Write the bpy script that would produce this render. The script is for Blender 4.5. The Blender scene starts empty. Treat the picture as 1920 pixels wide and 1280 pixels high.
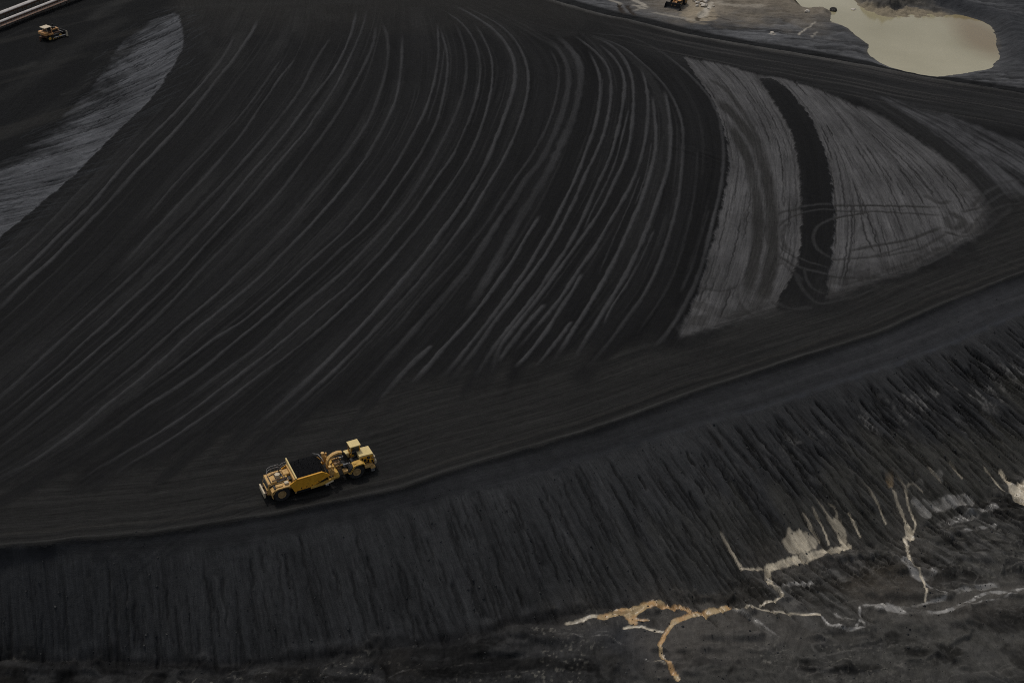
import bpy, math, random
import numpy as np
R = math.radians
random.seed(7); rng = np.random.default_rng(11)
scene = bpy.context.scene
col = scene.collection
# ------------------------------------------------------------------ survey: photo measurements -> ground points
FPX, PITCH, CAMH = 2300.0, R(33.5), 105.0
def unp(x, y, z=0.0):
    x = np.asarray(x, float); y = np.asarray(y, float)
    dx = (x-960)/FPX; dy = (y-640)/FPX
    wy = math.cos(PITCH)-dy*math.sin(PITCH); wz = -math.sin(PITCH)-dy*math.cos(PITCH)
    t = (z-CAMH)/wz
    return np.stack([dx*t, wy*t], -1)
CROP = {'P': (0, 0, 1), 'A': (200, 0, 3.2), 'B': (0, 300, 3.2), 'C': (500, 300, 3.2), 'D': (900, 300, 3.2),
        'E': (0, 650, 3.2), 'F': (600, 0, 2.743), 'G': (700, 460, 3.2), 'R': (1200, 80, 2.286), 'S': (1060, 850, 2.2326),
        'T': (1420, 0, 3.84)}
def trace(s):
    out = []; c = CROP['P']
    for tok in s.split():
        if tok in CROP: c = CROP[tok]
        else:
            a, b = tok.split(','); out.append((c[0]+float(a)/c[2], c[1]+float(b)/c[2]))
    return np.array(out)
def resample(p, step):
    d = np.r_[0, np.cumsum(np.hypot(*np.diff(p, axis=0).T))]
    n = max(3, int(d[-1]/step)+1); t = np.linspace(0, d[-1], n)
    return np.stack([np.interp(t, d, p[:, 0]), np.interp(t, d, p[:, 1])], -1)
def smooth(p, k):
    n = len(p); k = min(k, (n-1)//2)
    if k < 1: return p
    w = np.hanning(2*k+3)[1:-1]; w /= w.sum(); out = p.copy()
    for i in range(2):
        e = np.r_[2*p[0, i]-p[k:0:-1, i], p[:, i], 2*p[-1, i]-p[-2:-k-2:-1, i]]
        out[:, i] = np.convolve(e, w, 'valid')
    return out
def ground_line(s, z=0.0, sm=9):
    p = smooth(resample(trace(s), 5.0), sm)
    return unp(p[:, 0], p[:, 1], z)
# ------------------------------------------------------------------ numpy noise
def _h(xi, yi, seed):
    n = (xi.astype(np.int64)*374761393 + yi.astype(np.int64)*668265263 + seed*974711) & 0xffffffff
    n = ((n ^ (n >> 13))*1274126177) & 0xffffffff
    return ((n ^ (n >> 16)) & 0xffff).astype(np.float32)/65535.0
def vn(x, y, seed=0):
    xi = np.floor(x); yi = np.floor(y); fx = (x-xi).astype(np.float32); fy = (y-yi).astype(np.float32)
    fx = fx*fx*(3-2*fx); fy = fy*fy*(3-2*fy)
    a = _h(xi, yi, seed); b = _h(xi+1, yi, seed); c = _h(xi, yi+1, seed); d = _h(xi+1, yi+1, seed)
    return (a+(b-a)*fx)*(1-fy)+(c+(d-c)*fx)*fy
def fbm(x, y, seed=0, o=3):
    s = 0; a = 0.5; t = 0
    for i in range(o):
        s = s+a*vn(x*2**i, y*2**i, seed+i*17); t += a; a *= 0.5
    return s/t
def ss(a, b, x):
    t = np.clip((x-a)/(b-a), 0, 1); return t*t*(3-2*t)
# ------------------------------------------------------------------ grids
X0, X1, Y0, Y1 = -152.0, 152.0, 78.0, 344.0
CS = 0.8
cx = np.arange(X0, X1+CS, CS); cy = np.arange(Y0, Y1+CS, CS)
CX, CY = np.meshgrid(cx, cy)
RS = 0.15
xs = np.arange(X0+1, X1-1+1e-6, RS)
ys = [Y0+1]
while ys[-1] < Y1-1.5: ys.append(ys[-1]+0.15+0.30*(ys[-1]-Y0)/(Y1-Y0))
ys = np.array(ys)
VX, VY = np.meshgrid(xs, ys)
ry = np.arange(ys[0], ys[-1]+RS, RS)
NRX, NRY = len(xs), len(ry)
def up(f):
    """coarse field -> vertex grid (bilinear)"""
    fx = (xs-X0)/CS; ix = fx.astype(int); tx = (fx-ix)
    fy = (ys-Y0)/CS; iy = fy.astype(int); ty = (fy-iy)[:, None]
    g = f[:, ix]*(1-tx)+f[:, ix+1]*tx
    return (g[iy]*(1-ty)+g[iy+1]*ty)
def polydist(p):
    """distance, sign (+ right of travel), arclength to polyline on the coarse grid"""
    best = np.full(CX.shape, 1e9); sg = np.zeros(CX.shape); al = np.zeros(CX.shape); acc = 0.0
    n = len(p)-1
    for i in range(n):
        a = p[i]; b = p[i+1]; d = b-a; L = math.hypot(*d)
        if L < 1e-6: continue
        t = ((CX-a[0])*d[0]+(CY-a[1])*d[1])/(L*L)
        tc = np.clip(t, -1e3 if i == 0 else 0, 1e3 if i == n-1 else 1)
        q = np.hypot(CX-a[0]-tc*d[0], CY-a[1]-tc*d[1])
        s = ((CX-a[0])*d[1]-(CY-a[1])*d[0])
        m = q < best-1e-9
        best[m] = q[m]; sg[m] = np.sign(s[m]); al[m] = acc+tc[m]*L
        acc += L
    return best, sg*best, al
def thin(p, step=4.0): return resample(p, step)
def sdpoly(s, z=0.0, sm=3):
    p = trace(s); p = np.vstack([p, p[:1]])
    p = smooth(resample(p, 6.0), sm); w = unp(p[:, 0], p[:, 1], z); w = w[:-1]
    inside = np.zeros(CX.shape, bool); best = np.full(CX.shape, 1e9)
    n = len(w)
    for i in range(n):
        a = w[i]; b = w[(i+1) % n]; d = b-a; L2 = d@d+1e-12
        t = np.clip(((CX-a[0])*d[0]+(CY-a[1])*d[1])/L2, 0, 1)
        best = np.minimum(best, np.hypot(CX-a[0]-t*d[0], CY-a[1]-t*d[1]))
        c = (a[1] > CY) != (b[1] > CY)
        with np.errstate(divide='ignore', invalid='ignore'):
            xi = (b[0]-a[0])*(CY-a[1])/(b[1]-a[1])+a[0]
        inside ^= c & (CX < xi)
    return up(np.where(inside, best, -best))
def stamp(ras, line, width, inten, seed=0, edge=0.35, rag=0.35, fade=(0.05, 0.08), var=.8):
    p = resample(line, 0.11); n = len(p); t = np.arange(n)*0.11
    g = np.r_[p[1:]-p[:-1], p[-1:]-p[-2:-1]]; g /= np.hypot(*g.T)[:, None]+1e-9
    j = (fbm(t/1.1, t*0+seed*3.1, seed+5, 3)-0.5)
    p = p+np.stack([-g[:, 1], g[:, 0]], -1)*(j*rag)[:, None]
    w = width*(1-var*.5+var*fbm(t/3.0, t*0+seed*1.7, seed+9, 3))
    u = np.linspace(0, 1, n)
    I = inten*np.clip(u/max(fade[0], 1e-3), 0, 1)*np.clip((1-u)/max(fade[1], 1e-3), 0, 1)*(.85-var*.5+var*fbm(t/14, t*0+seed, seed+3, 2))
    k = int(math.ceil(width*1.2/RS))+1
    ix = np.round((p[:, 0]-xs[0])/RS).astype(int); iy = np.round((p[:, 1]-ry[0])/RS).astype(int)
    for a in range(-k, k+1):
        for b in range(-k, k+1):
            X = ix+a; Y = iy+b; m = (X >= 0) & (X < NRX) & (Y >= 0) & (Y < NRY)
            if not m.any(): continue
            d = np.hypot(xs[0]+X[m]*RS-p[m, 0], ry[0]+Y[m]*RS-p[m, 1])
            hw = w[m]*0.5
            v = I[m]*np.clip((hw*(1+edge)-d)/(hw*2*edge+RS*0.6), 0, 1)
            np.maximum.at(ras, (Y[m], X[m]), v)
def ras_up(r):
    fy = (ys-ry[0])/RS; iy = np.clip(fy.astype(int), 0, NRY-2); ty = (fy-iy)[:, None]
    return r[iy]*(1-ty)+r[iy+1]*ty
def fill_fine(ras, s, z, val=1.0, soft=.3, rag=.5, seed=0):
    p = trace(s); p = np.vstack([p, p[:1]]); p = smooth(resample(p, 3.0), 1)[:-1]; w = unp(p[:, 0], p[:, 1], z)
    a0, b0 = w.min(0)-2; a1, b1 = w.max(0)+2
    i0 = max(int((a0-xs[0])/RS), 0); i1 = min(int((a1-xs[0])/RS), NRX-1); j0 = max(int((b0-ry[0])/RS), 0); j1 = min(int((b1-ry[0])/RS), NRY-1)
    if i1 <= i0 or j1 <= j0: return
    GX, GY = np.meshgrid(xs[0]+np.arange(i0, i1)*RS, ry[0]+np.arange(j0, j1)*RS)
    ins = np.zeros(GX.shape, bool); best = np.full(GX.shape, 1e9); n = len(w)
    for i in range(n):
        a = w[i]; b = w[(i+1) % n]; d = b-a; t = np.clip(((GX-a[0])*d[0]+(GY-a[1])*d[1])/(d@d+1e-12), 0, 1)
        best = np.minimum(best, np.hypot(GX-a[0]-t*d[0], GY-a[1]-t*d[1]))
        if a[1] != b[1]: ins ^= ((a[1] > GY) != (b[1] > GY)) & (GX < (b[0]-a[0])*(GY-a[1])/(b[1]-a[1])+a[0])
    sd = np.where(ins, best, -best)+(fbm(GX/.9, GY/.9, seed+600, 3)-.5)*2*rag
    ras[j0:j1, i0:i1] = np.maximum(ras[j0:j1, i0:i1], val*np.clip(.5+sd/soft/2, 0, 1)*(.6+.8*fbm(GX/1.2, GY/1.2, seed+650, 3)))
def new_ras(): return np.zeros((NRY, NRX))
# ------------------------------------------------------------------ traced lines
PITZ, FARZ = -11.0, -1.5
STRIPES = [  # path, width m, intensity
 ("A 1500,60 1490,120 1470,210 1440,270 1400,370 1330,470 1260,560 1200,640 1090,790 980,920 860,1050 680,1270 B 1240,400 1150,490 1060,590 980,660 870,760 760,860 640,980 500,1100 E 370,110 220,230 80,350 0,410 -120,500", .75, .75),
 ("A 1560,60 1545,150 1500,260 1440,390 1390,500 1300,640 1200,790 1050,960 880,1160 B 1420,320 1300,440 1170,580 1050,710 960,800 850,900 740,1010 620,1110 E 520,80 400,180 280,280 150,390 0,500 -120,590", .7, .85),
 ("A 1615,150 1610,250 1560,370 1480,520 1380,700 1250,880 1130,1040 980,1230 B 1480,400 1330,540 1200,660 1120,760 930,960 800,1070 E 600,120 440,260 310,370 180,470 0,610 -120,700", .8, .6),
 ("A 1650,130 1690,220 1690,370 1660,500 1580,720 1450,920 1250,1150 C 150,370 0,520 B 1400,710 1310,800 1190,900 1050,1020 930,1130 E 780,140 640,250 450,380", .8, .6),
 ("A 1775,200 1770,400 1740,600 1660,770 1560,950 1430,1120 C 250,410 100,560 0,670 B 1450,800 1280,940 1130,1060 1000,1180 E 900,150 780,250 620,370 480,490 330,600 200,690 0,790 -120,870", .75, .8),
 ("F 605,120 612,280 590,420 540,580 480,690 410,820 330,940 C 560,320 470,420 390,500 260,610 160,710 0,850 B 1460,970 1300,1070 1180,1160 E 1000,170 880,250 780,330", .7, .85),
 ("F 640,250 625,380 600,490 548,640", .5, .5),
 ("F 615,140 655,260 660,360 635,500 600,640 540,750 490,840 400,960 C 660,340 560,440 440,540 330,650 160,800 0,940 E 1380,0 1200,150 1040,260 880,360 700,490 560,580 400,670", .7, .75),
 ("F 690,110 740,220 758,330 745,450 700,590 620,750 540,900 C 840,250 740,370 650,470 540,590 450,680 330,780 150,930 E 1530,20 1400,110 1250,220 1100,330 900,440", .8, .6),
 ("F 620,45 720,110 800,210 828,330 820,450 780,590 720,730 670,830 600,920 C 860,340 780,430 700,540 600,640 480,770 330,890 160,1040 0,1170 E 1520,110 1380,220 1280,290 1180,370 1050,460 880,560 740,640 600,720 450,820", .65, .85),
 ("F 790,120 850,210 890,320 885,450 850,600 800,740 755,830 690,930 C 960,350 860,470 750,600 640,720 520,840 400,950 220,1100 80,1210 E 1620,130 1500,220 1400,300 1300,370 1180,450 1050,540 900,630 750,720 580,840", .65, .9),
 ("F 690,30 800,90 900,160 970,240 1008,340 1005,430 970,540 920,680 865,820 800,940 C 1150,300 1050,430 970,540 860,670 740,810 600,970 420,1150 290,1280 E 1800,240 1700,330 1600,420 1500,500", .95, 1.1),
 ("F 740,40 830,75 940,140 1030,240 1075,370 1070,480 1030,630 980,750 930,850 860,960 C 1220,340 1120,470 1020,600 900,750 760,900 600,1070 400,1270 E 1780,350 1660,450 1580,520", .75, .9),
 ("F 1180,250 1235,350 1220,500 1170,650 1090,800 C 1460,160 1320,380 1200,530 1100,640 950,800 800,980 650,1130", .7, .5),
 ("F 1190,210 1260,300 1285,380 1275,480 1240,600 1190,730 1120,860 C 1550,110 1500,220 1400,350 1330,470 1220,640 1100,780 940,960 780,1130 650,1270", 1.3, .6),
 ("F 1210,180 1290,250 1340,320 1345,400 1320,560 1270,680 1200,830 C 1630,180 1530,330 1440,500 1330,700 1200,920", 1.6, .6),
 ("C 1640,330 1600,400 1540,490 1480,610 1400,720 1320,830 1200,990 1060,1130 940,1270 G 200,850", .9, 1.1),
 ("G 350,600 200,740 40,930", .9, .8),
 ("F 1380,260 1440,370 1445,480 1420,640 1370,770 C 1900,0 1840,150 1770,280 1720,390 1640,520 1560,660 1460,800 1340,960 1220,1110 1090,1270 G 380,820", .8, 1.05),
 ("F 1455,400 1450,500 1425,640", .4, .7),
 ("F 1300,180 1400,250 1480,330 1500,400 1495,540 1460,700 D 680,0 630,90 590,200 530,320 460,460 390,580 280,730 180,860 80,980 0,1110 G 560,690 470,810", .8, 1.05),
 ("F 1440,230 1530,310 1570,400 1565,500 1540,640 1500,800 D 720,120 670,230 600,390 530,520 440,650 350,790 240,930 100,1100 G 660,720 590,800", .8, 1.05),
 ("F 1590,560 D 820,0 780,100 720,220 660,330 620,430", .5, .8),
 ("F 1370,175 1500,230 1570,300 1610,400 1615,520 1600,700 D 875,0 820,110 760,240 690,360 590,500 480,650 380,790 270,930 120,1110 G 700,800", .8, 1.05),
 ("D 390,870 300,960 200,1090 110,1210", .9, .9),
 ("F 1650,345 1685,450 1690,580 1675,720 D 965,0 920,130 850,260 770,390 690,530 590,660 500,810 420,910 310,1040 200,1160", .8, 1.0),
 ("D 610,680 570,770 490,880 400,1030 300,1160 210,1250", .8, .95),
 ("D 960,100 920,220 860,350 800,480 710,690", .4, .6),
 ("F 1710,490 1725,620 1730,740 D 1045,0 1000,160 950,290 880,440 820,580 760,690 680,830 600,960 520,1090 410,1260", .85, 1.1),
 ("D 550,970 470,1080 390,1180 330,1250", .7, 1.0),
 ("F 1705,740 1680,900 1620,1060", .4, .6),
 ("F 1770,460 1795,560 1805,700 D 1140,0 1110,120 1060,260 1010,400 940,560 860,720 770,860 690,990 610,1120 540,1250", .85, 1.05),
 ("D 1045,420 1000,530 940,650 870,770 790,880 740,990", .5, .9),
 ("F 1380,175 1560,240 1680,340 1780,440 1840,550 1870,660 D 1215,0 1200,180 1170,330 1120,500 1060,660 980,820 880,950 780,1090 640,1250", .8, .8),
 ("F 1380,170 1600,190 1750,260 1850,340 1920,400 P 1338,190 1352,230 1358,290 D 1450,150 1410,320 1370,480 1320,680 1250,830 1180,960 1080,1090 960,1210", .8, .75),
 ("D 1375,300 1330,450 1270,650 1200,800", .6, .35),
 ("D 1305,-60 1305,0 1290,200 1250,400 1180,650 1080,850 950,1030", .6, .3),
 ("A 770,210 730,300 660,400 580,500 510,570 430,660 330,760 240,850 130,970 0,1120 B 560,260 480,340 350,460 240,570 130,680 0,790 -100,880", .9, .85),
 ("A 910,110 880,190 820,270 760,370 690,440 640,510 560,610 500,690 430,770 350,860 270,940 150,1060 0,1230 B 560,350 470,440 380,530 290,620 180,710 80,810 0,890 -100,970", 1.0, .95),
 ("A 1060,340 980,460 920,550 830,670 750,760 600,910 500,1010 390,1130 B 920,300 860,380", .6, .6),
 ("A 1140,350 1060,440 960,590 880,710 800,830 720,920 600,1060 470,1190 390,1280 B 950,400 870,480 800,560 700,660", .7, .7),
 ("A 1350,220 1280,320 1220,430 1170,540 1090,650 1000,760 920,860 830,960 720,1080 620,1180 540,1270 B 1100,390 1000,490 900,590 800,690 700,780 560,910 430,1030 330,1120 E 200,120 90,230 0,310 -100,400", .85, .7),
 ("B 520,150 420,250 330,350 200,480 80,580 0,640", .6, .4),
]
COALEDGE = "P 1180,50 1240,85 1275,107 1300,135 1330,175 1350,215 1363,270 1367,300 1360,350 1345,420 1325,490 1305,550 1285,600 1262,637 1230,690"
RIDGE = "P -160,1040 -60,1036 0,1031 94,1025 187,1012 281,1006 375,990 469,975 600,953 750,920 862,882 975,852 1136,804 1300,740 1494,678 1655,627 1784,568 1913,520 2050,470 2200,420"
CREST = "P -160,1056 -60,1052 0,1050 100,1047 200,1044 300,1034 400,1024 510,1008 600,987 694,970 787,942 836,931 975,901 1125,856 1300,804 1429,769 1526,736 1687,685 1817,633 1913,591 2050,540 2200,490"
TOE = "P -160,1256 -60,1250 0,1240 150,1238 380,1245 520,1240 700,1222 820,1205 1000,1168 1080,1150 1160,1137 1300,1120 1380,1100 1450,1075 1560,1040 1700,1000 1800,960 1920,905 2050,850 2200,790"
BERM = "P 700,-95 900,-40 1000,-8 1050,5 1120,25 1170,35 1220,48 1278,62 1328,72 1362,78 1440,92 1628,125 1732,146 1811,159 1920,177 2060,202 2200,228"
CLAY = "R 180,55 350,85 500,130 620,150 770,195 900,255 1100,330 1250,430 1400,550 1480,680 1500,740 1440,830 1300,900 1150,980 1000,1020 800,1090 640,1130 400,1190 150,1270 P 1285,600 1305,550 1325,490 1345,420 1360,350 1367,300 1363,270 1350,215 1330,175 1300,135"
BAND = "R 510,150 600,290 650,380 675,480 690,650 690,800 675,950 612,1060 570,1150 800,1160 800,1030 825,900 835,750 820,580 790,440 730,310 650,210 580,150"
WEDGE = "P 335,25 346,78 335,105 305,155 275,193 225,240 150,318 125,340 62,394 0,444 -120,540 -120,380 0,300 25,288 95,240 150,185 187,145 207,110 235,70 300,27"
TRI = "P 1630,172 1690,184 1770,212 1840,240 1925,268 2030,310 2040,370 1930,385 1890,376 1862,350 1800,302 1740,255 1680,212"
DROAD = "P 1560,150 1640,205 1700,245 1760,285 1810,325 1850,370 1870,410 1905,395 1880,360 1850,325 1790,275 1720,225 1660,190 1600,155"
POND = "T 520,75 545,110 520,150 620,170 700,220 740,270 840,330 800,380 870,420 960,470 1060,495 1180,520 1310,540 1400,520 1520,500 1670,480 1715,390 1715,290 1680,210 1600,150 1400,95 1200,65 1060,50 990,70 850,55 760,30 735,0 750,-70 200,-70 250,0 380,40 400,55"
ROADTOP = "P -160,985 0,945 56,925 100,918 140,902 200,890 300,880 420,850 480,835 560,800 700,762 800,732 920,715 1060,697 1130,680 1200,672 1262,640 1300,628 1400,601 1480,580 1540,566 1620,540 1700,515 1780,485 1830,456 1862,418 1890,395 1960,350 2200,240"
ridge_w = ground_line(RIDGE); crest_w = ground_line(CREST, -1.3); toe_w = ground_line(TOE, PITZ); berm_w = ground_line(BERM)
d_, sd_ridge_c, al_ridge_c = polydist(thin(ridge_w)); sd_ridge = up(sd_ridge_c); al_ridge = up(al_ridge_c)
_, sd_crest_c, al_crest_c = polydist(thin(crest_w)); sd_crest = up(sd_crest_c); al_crest = up(al_crest_c)
_, sd_toe_c, _ = polydist(thin(toe_w)); sd_toe = up(sd_toe_c)
_, b_c, ab_c = polydist(thin(berm_w)); sd_berm = -up(b_c); al_berm = up(ab_c)      # + beyond the berm
_, rt_c, _ = polydist(thin(ground_line(ROADTOP))); sd_rt = up(rt_c)                # + on the road side
# ------------------------------------------------------------------ flow field of the yard (follows the scraper passes)
GUIDES = [STRIPES[i][0] for i in (38, 1, 4, 7, 11, 18, 23)]+[STRIPES[33][0], COALEDGE,
  "P 1410,125 1423,146 1462,207 1484,246 1495,290 1502,364 1502,430 1495,496 1471,548",
  "P 1454,146 1484,172 1519,216 1546,272 1559,334 1565,408 1561,474 1546,535",
  "P 1500,150 1560,215 1610,290 1650,360 1680,440 1700,505",
  "P 1580,175 1640,225 1700,275 1760,335 1800,395 1815,440",
  "P 1640,190 1720,235 1790,290 1850,350 1890,400", "P 1700,190 1800,235 1900,290 1990,350"]
gl = [thin(ground_line(g), 6.0) for g in GUIDES]
def flow_field(gl, pw=3):
    num = np.zeros(CX.shape); den = np.zeros(CX.shape); numv = np.zeros(CX.shape); ui = 0.0; prev = None
    for g in gl:
        if prev is not None:
            m = g[len(g)//2]; ui += float(np.min(np.hypot(prev[:, 0]-m[0], prev[:, 1]-m[1])))
        d, s, a = polydist(g); w = 1.0/(d+0.4)**pw
        num += w*(ui-s); numv += w*a; den += w; prev = g
    return num/den, numv/den
fu_c, fv_c = flow_field(gl); fu = up(fu_c); fv = up(fv_c)
WG = ["P 335,28 290,42 207,90 120,140", "P 346,50 312,64 207,110 120,152", "P 330,120 312,132 230,166 155,200 60,245", "P 290,188 237,210 170,234 100,257 0,292", "P 215,245 175,260 95,282 15,307 -60,322", "P 130,330 90,340 0,356 -60,366", "P 80,376 56,381 0,390 -80,402"]
wu_c, wv_c = flow_field([thin(ground_line(g, 0, 2), 5.0) for g in WG], 2); wu = up(wu_c); wv = up(wv_c)
def streamline(field, p, L, step=.6):
    gy, gx = np.gradient(field) if not isinstance(field, tuple) else field
    out = [np.array(p, float)]
    for _ in range(int(L/step)):
        x, y = out[-1]; i = int((y-Y0)/CS); j = int((x-X0)/CS)
        if not (1 <= i < field_shape[0]-2 and 1 <= j < field_shape[1]-2): break
        t = np.array((-gy[i, j], gx[i, j])); n = np.hypot(*t)
        if n < 1e-6: break
        t /= n
        if len(out) > 1 and t@(out[-1]-out[-2]) < 0: t = -t
        out.append(out[-1]+t*step)
    return smooth(np.array(out), 5)
field_shape = CX.shape
# ------------------------------------------------------------------ masks
n1 = fbm(VX/1.7, VY/1.7, 1, 4)-0.5
n2 = fbm(VX/7.0, VY/7.0, 2, 3)-0.5
n3 = fbm(VX/25.0, VY/25.0, 3, 3)-0.5
nf = vn(VX/0.45, VY/0.45, 4)-0.5
sd_clay = sdpoly(CLAY); sd_band = sdpoly(BAND); sd_wedge = sdpoly(WEDGE); sd_tri = sdpoly(TRI); sd_droad = sdpoly(DROAD)
sd_pond = sdpoly(POND, FARZ-0.3)
nrd = ss(-7, -1, sd_rt)+ss(4, 0, np.abs(sd_droad))*.5
m_clay = ss(-.25-1.6*nrd, .25+1.9*nrd, sd_clay+n1*(1.0+1.5*nrd)+n2*2.5*nrd+nf*.4)*ss(.25, -.25, sd_band+n1*1.1+nf*.4)
_, ul_c, _ = polydist(thin(ground_line("P 300,27 235,70 207,110 187,145 150,185 95,240 25,288 0,300 -120,380", 0, 4))); ul = np.abs(up(ul_c))
wst = fbm(wu/.9, wv/14, 50, 3)-.5
m_wedge = ss(-.3, .4, sd_wedge+n1*.8+nf*.3)*ss(-2.0, 9, ul+wst*8+n2*8+n1*5)
m_tri = ss(-1, 2, sd_tri+n1*2)
m_droad = ss(-.6, .8, sd_droad+n1*1.2)
far = ss(-.2, .4, sd_berm+n1*.5)
m_road = ss(-5.5, 4.5, sd_rt+n2*11+n1*2.5+(vn(fu/1.6, fv/22, 130)-.5)*9*ss(40, 10, VX))*(1-ss(-.4, .4, sd_ridge+n1*.6))
sl_t = np.clip(sd_crest/(sd_crest-sd_toe+1e-6), 0, 1)
sl_t = np.where(sd_crest <= 0, 0, np.where(sd_toe >= 0, 1, sl_t))
m_strip = ss(-.4, .4, sd_ridge+n1*.6)
m_slope = ss(-.8, .8, sd_crest+n1*2)
m_pit = ss(-1.2, 1.2, sd_toe+n1*3+n2*2)
# ------------------------------------------------------------------ stripes
rs = new_ras()
for i, (s, w, I) in enumerate(STRIPES):
    stamp(rs, ground_line(s, 0, 7), w*.92, I*1.1, seed=i+1, rag=.16)
stripe = np.clip(ras_up(rs), 0, 1.2)*(1-ss(-2, 6, sd_rt+n2*8+(vn(fu/1.2, fv/40, 131)-.5)*9))
# ------------------------------------------------------------------ thin erosion lines
def line_set(lines, wmin, wmax, imin=.5, imax=1.0, rag=.5, seed=500, fade=(.15, .2)):
    r = new_ras()
    for k, l in enumerate(lines):
        if len(l) > 3: stamp(r, l, rng.uniform(wmin, wmax), rng.uniform(imin, imax), seed=seed+k, edge=.2, rag=rag, fade=fade)
    return np.clip(ras_up(r), 0, 1)
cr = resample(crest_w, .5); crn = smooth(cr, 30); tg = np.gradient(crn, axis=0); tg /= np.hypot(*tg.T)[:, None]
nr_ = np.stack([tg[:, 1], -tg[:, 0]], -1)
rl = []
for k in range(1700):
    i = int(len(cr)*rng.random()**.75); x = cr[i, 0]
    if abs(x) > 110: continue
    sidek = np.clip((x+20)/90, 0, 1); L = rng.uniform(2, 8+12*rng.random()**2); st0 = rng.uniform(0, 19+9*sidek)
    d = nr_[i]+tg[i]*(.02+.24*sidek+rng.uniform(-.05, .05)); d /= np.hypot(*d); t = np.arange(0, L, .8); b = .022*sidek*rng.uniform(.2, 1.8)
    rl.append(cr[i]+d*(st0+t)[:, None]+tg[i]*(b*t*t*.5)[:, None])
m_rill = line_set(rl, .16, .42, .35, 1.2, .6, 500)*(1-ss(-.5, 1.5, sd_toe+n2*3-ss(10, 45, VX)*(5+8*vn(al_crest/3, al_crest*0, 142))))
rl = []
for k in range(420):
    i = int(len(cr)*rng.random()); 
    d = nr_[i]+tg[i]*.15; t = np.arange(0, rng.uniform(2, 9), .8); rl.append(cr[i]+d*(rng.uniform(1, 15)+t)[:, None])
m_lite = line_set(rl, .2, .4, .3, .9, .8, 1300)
gcl = np.gradient(fu_c); rl = []
cand = np.argwhere(m_clay > .6); 
for k in range(230):
    a = cand[rng.integers(len(cand))]; rl.append(streamline((gcl[0], gcl[1]), (xs[a[1]], ys[a[0]]), rng.uniform(6, 34)))
m_cl = line_set(rl, .16, .42, .35, 1.0, .5, 1600)
yardm = (sd_rt < -1)*(sd_clay < -2)*(sd_wedge < -2)*(sd_berm < -16)*(VY < 318)*(sd_tri < -3)
cand = np.argwhere(yardm); rl = []; rl2 = []; rl3 = []
for k in range(330):
    a = cand[rng.integers(len(cand))]; rl.append(streamline((gcl[0], gcl[1]), (xs[a[1]], ys[a[0]]), rng.uniform(14, 85)))
for k in range(230):
    a = cand[rng.integers(len(cand))]; rl2.append(streamline((gcl[0], gcl[1]), (xs[a[1]], ys[a[0]]), rng.uniform(10, 60)))
for k in range(70):
    a = cand[rng.integers(len(cand))]; rl3.append(streamline((gcl[0], gcl[1]), (xs[a[1]], ys[a[0]]), rng.uniform(30, 110)))
m_s2 = line_set(rl, .25, .65, .3, .9, .2, 4000, (.2, .3))*yardm; m_s3 = line_set(rl2, .3, .9, .3, .9, .2, 4500, (.2, .3))*yardm; m_s4 = line_set(rl3, 1.6, 3.6, .4, .9, .8, 4800, (.25, .3))*yardm
gwe = np.gradient(wu_c); rl = []; cand = np.argwhere((sd_wedge > -4) & (VX < -30))
for k in range(330):
    a = cand[rng.integers(len(cand))]; rl.append(streamline((gwe[0], gwe[1]), (xs[a[1]], ys[a[0]]), rng.uniform(4, 22)))
m_wl = line_set(rl, .2, .5, .5, 1.1, 1.1, 2000)
gcl2 = gcl; rl = []; cand = np.argwhere((sd_tri > -2) | (sd_droad > 0))
for k in range(70):
    a = cand[rng.integers(len(cand))]; rl.append(streamline((gcl[0], gcl[1]), (xs[a[1]], ys[a[0]]), rng.uniform(8, 30)))
m_tl = line_set(rl, .25, .6, .4, 1.0, .6, 2500)
rr_ = resample(ridge_w, .8); tg2 = np.gradient(smooth(rr_, 12), axis=0); tg2 /= np.hypot(*tg2.T)[:, None]; nr2 = np.stack([-tg2[:, 1], tg2[:, 0]], -1)
def runs(n, o0, o1, L0, L1, bias=1.0):
    out = []
    for k in range(n):
        i = int(len(rr_)*rng.random()**bias); L = int(rng.uniform(L0, L1)/.8); j = min(i+L, len(rr_)-1); o = rng.uniform(o0, o1); t = np.linspace(0, 1, max(j-i, 1))
        if j-i > 5: out.append(rr_[i:j]+nr2[i:j]*(o+rng.uniform(-1.5, 1.5)*t)[:, None])
    return out
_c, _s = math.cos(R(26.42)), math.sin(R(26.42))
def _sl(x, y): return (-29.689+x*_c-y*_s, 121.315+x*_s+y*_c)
rut_shade_lines = [smooth(resample(np.array([_sl(-46, o-9.5), _sl(-30, o-4.2), _sl(-14, o-.8), _sl(0, o), _sl(10.3, o), _sl(13, o)]), .8), 5) for o in (.15, .8, 2.9, 3.55)]  # added wheel tracks that also put the scraper's shade into the road
m_rut_shade = line_set(rut_shade_lines, .34, .42, .8, 1.0, .1, 3400, (.5, .03))
m_rd = line_set(runs(90, 2, 30, 12, 60, .6), .3, 1.1, .35, 1.0, .5, 3000); m_rlt = line_set(runs(90, 1, 24, 10, 50, .8), .2, .6, .3, .9, .6, 3200)
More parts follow.
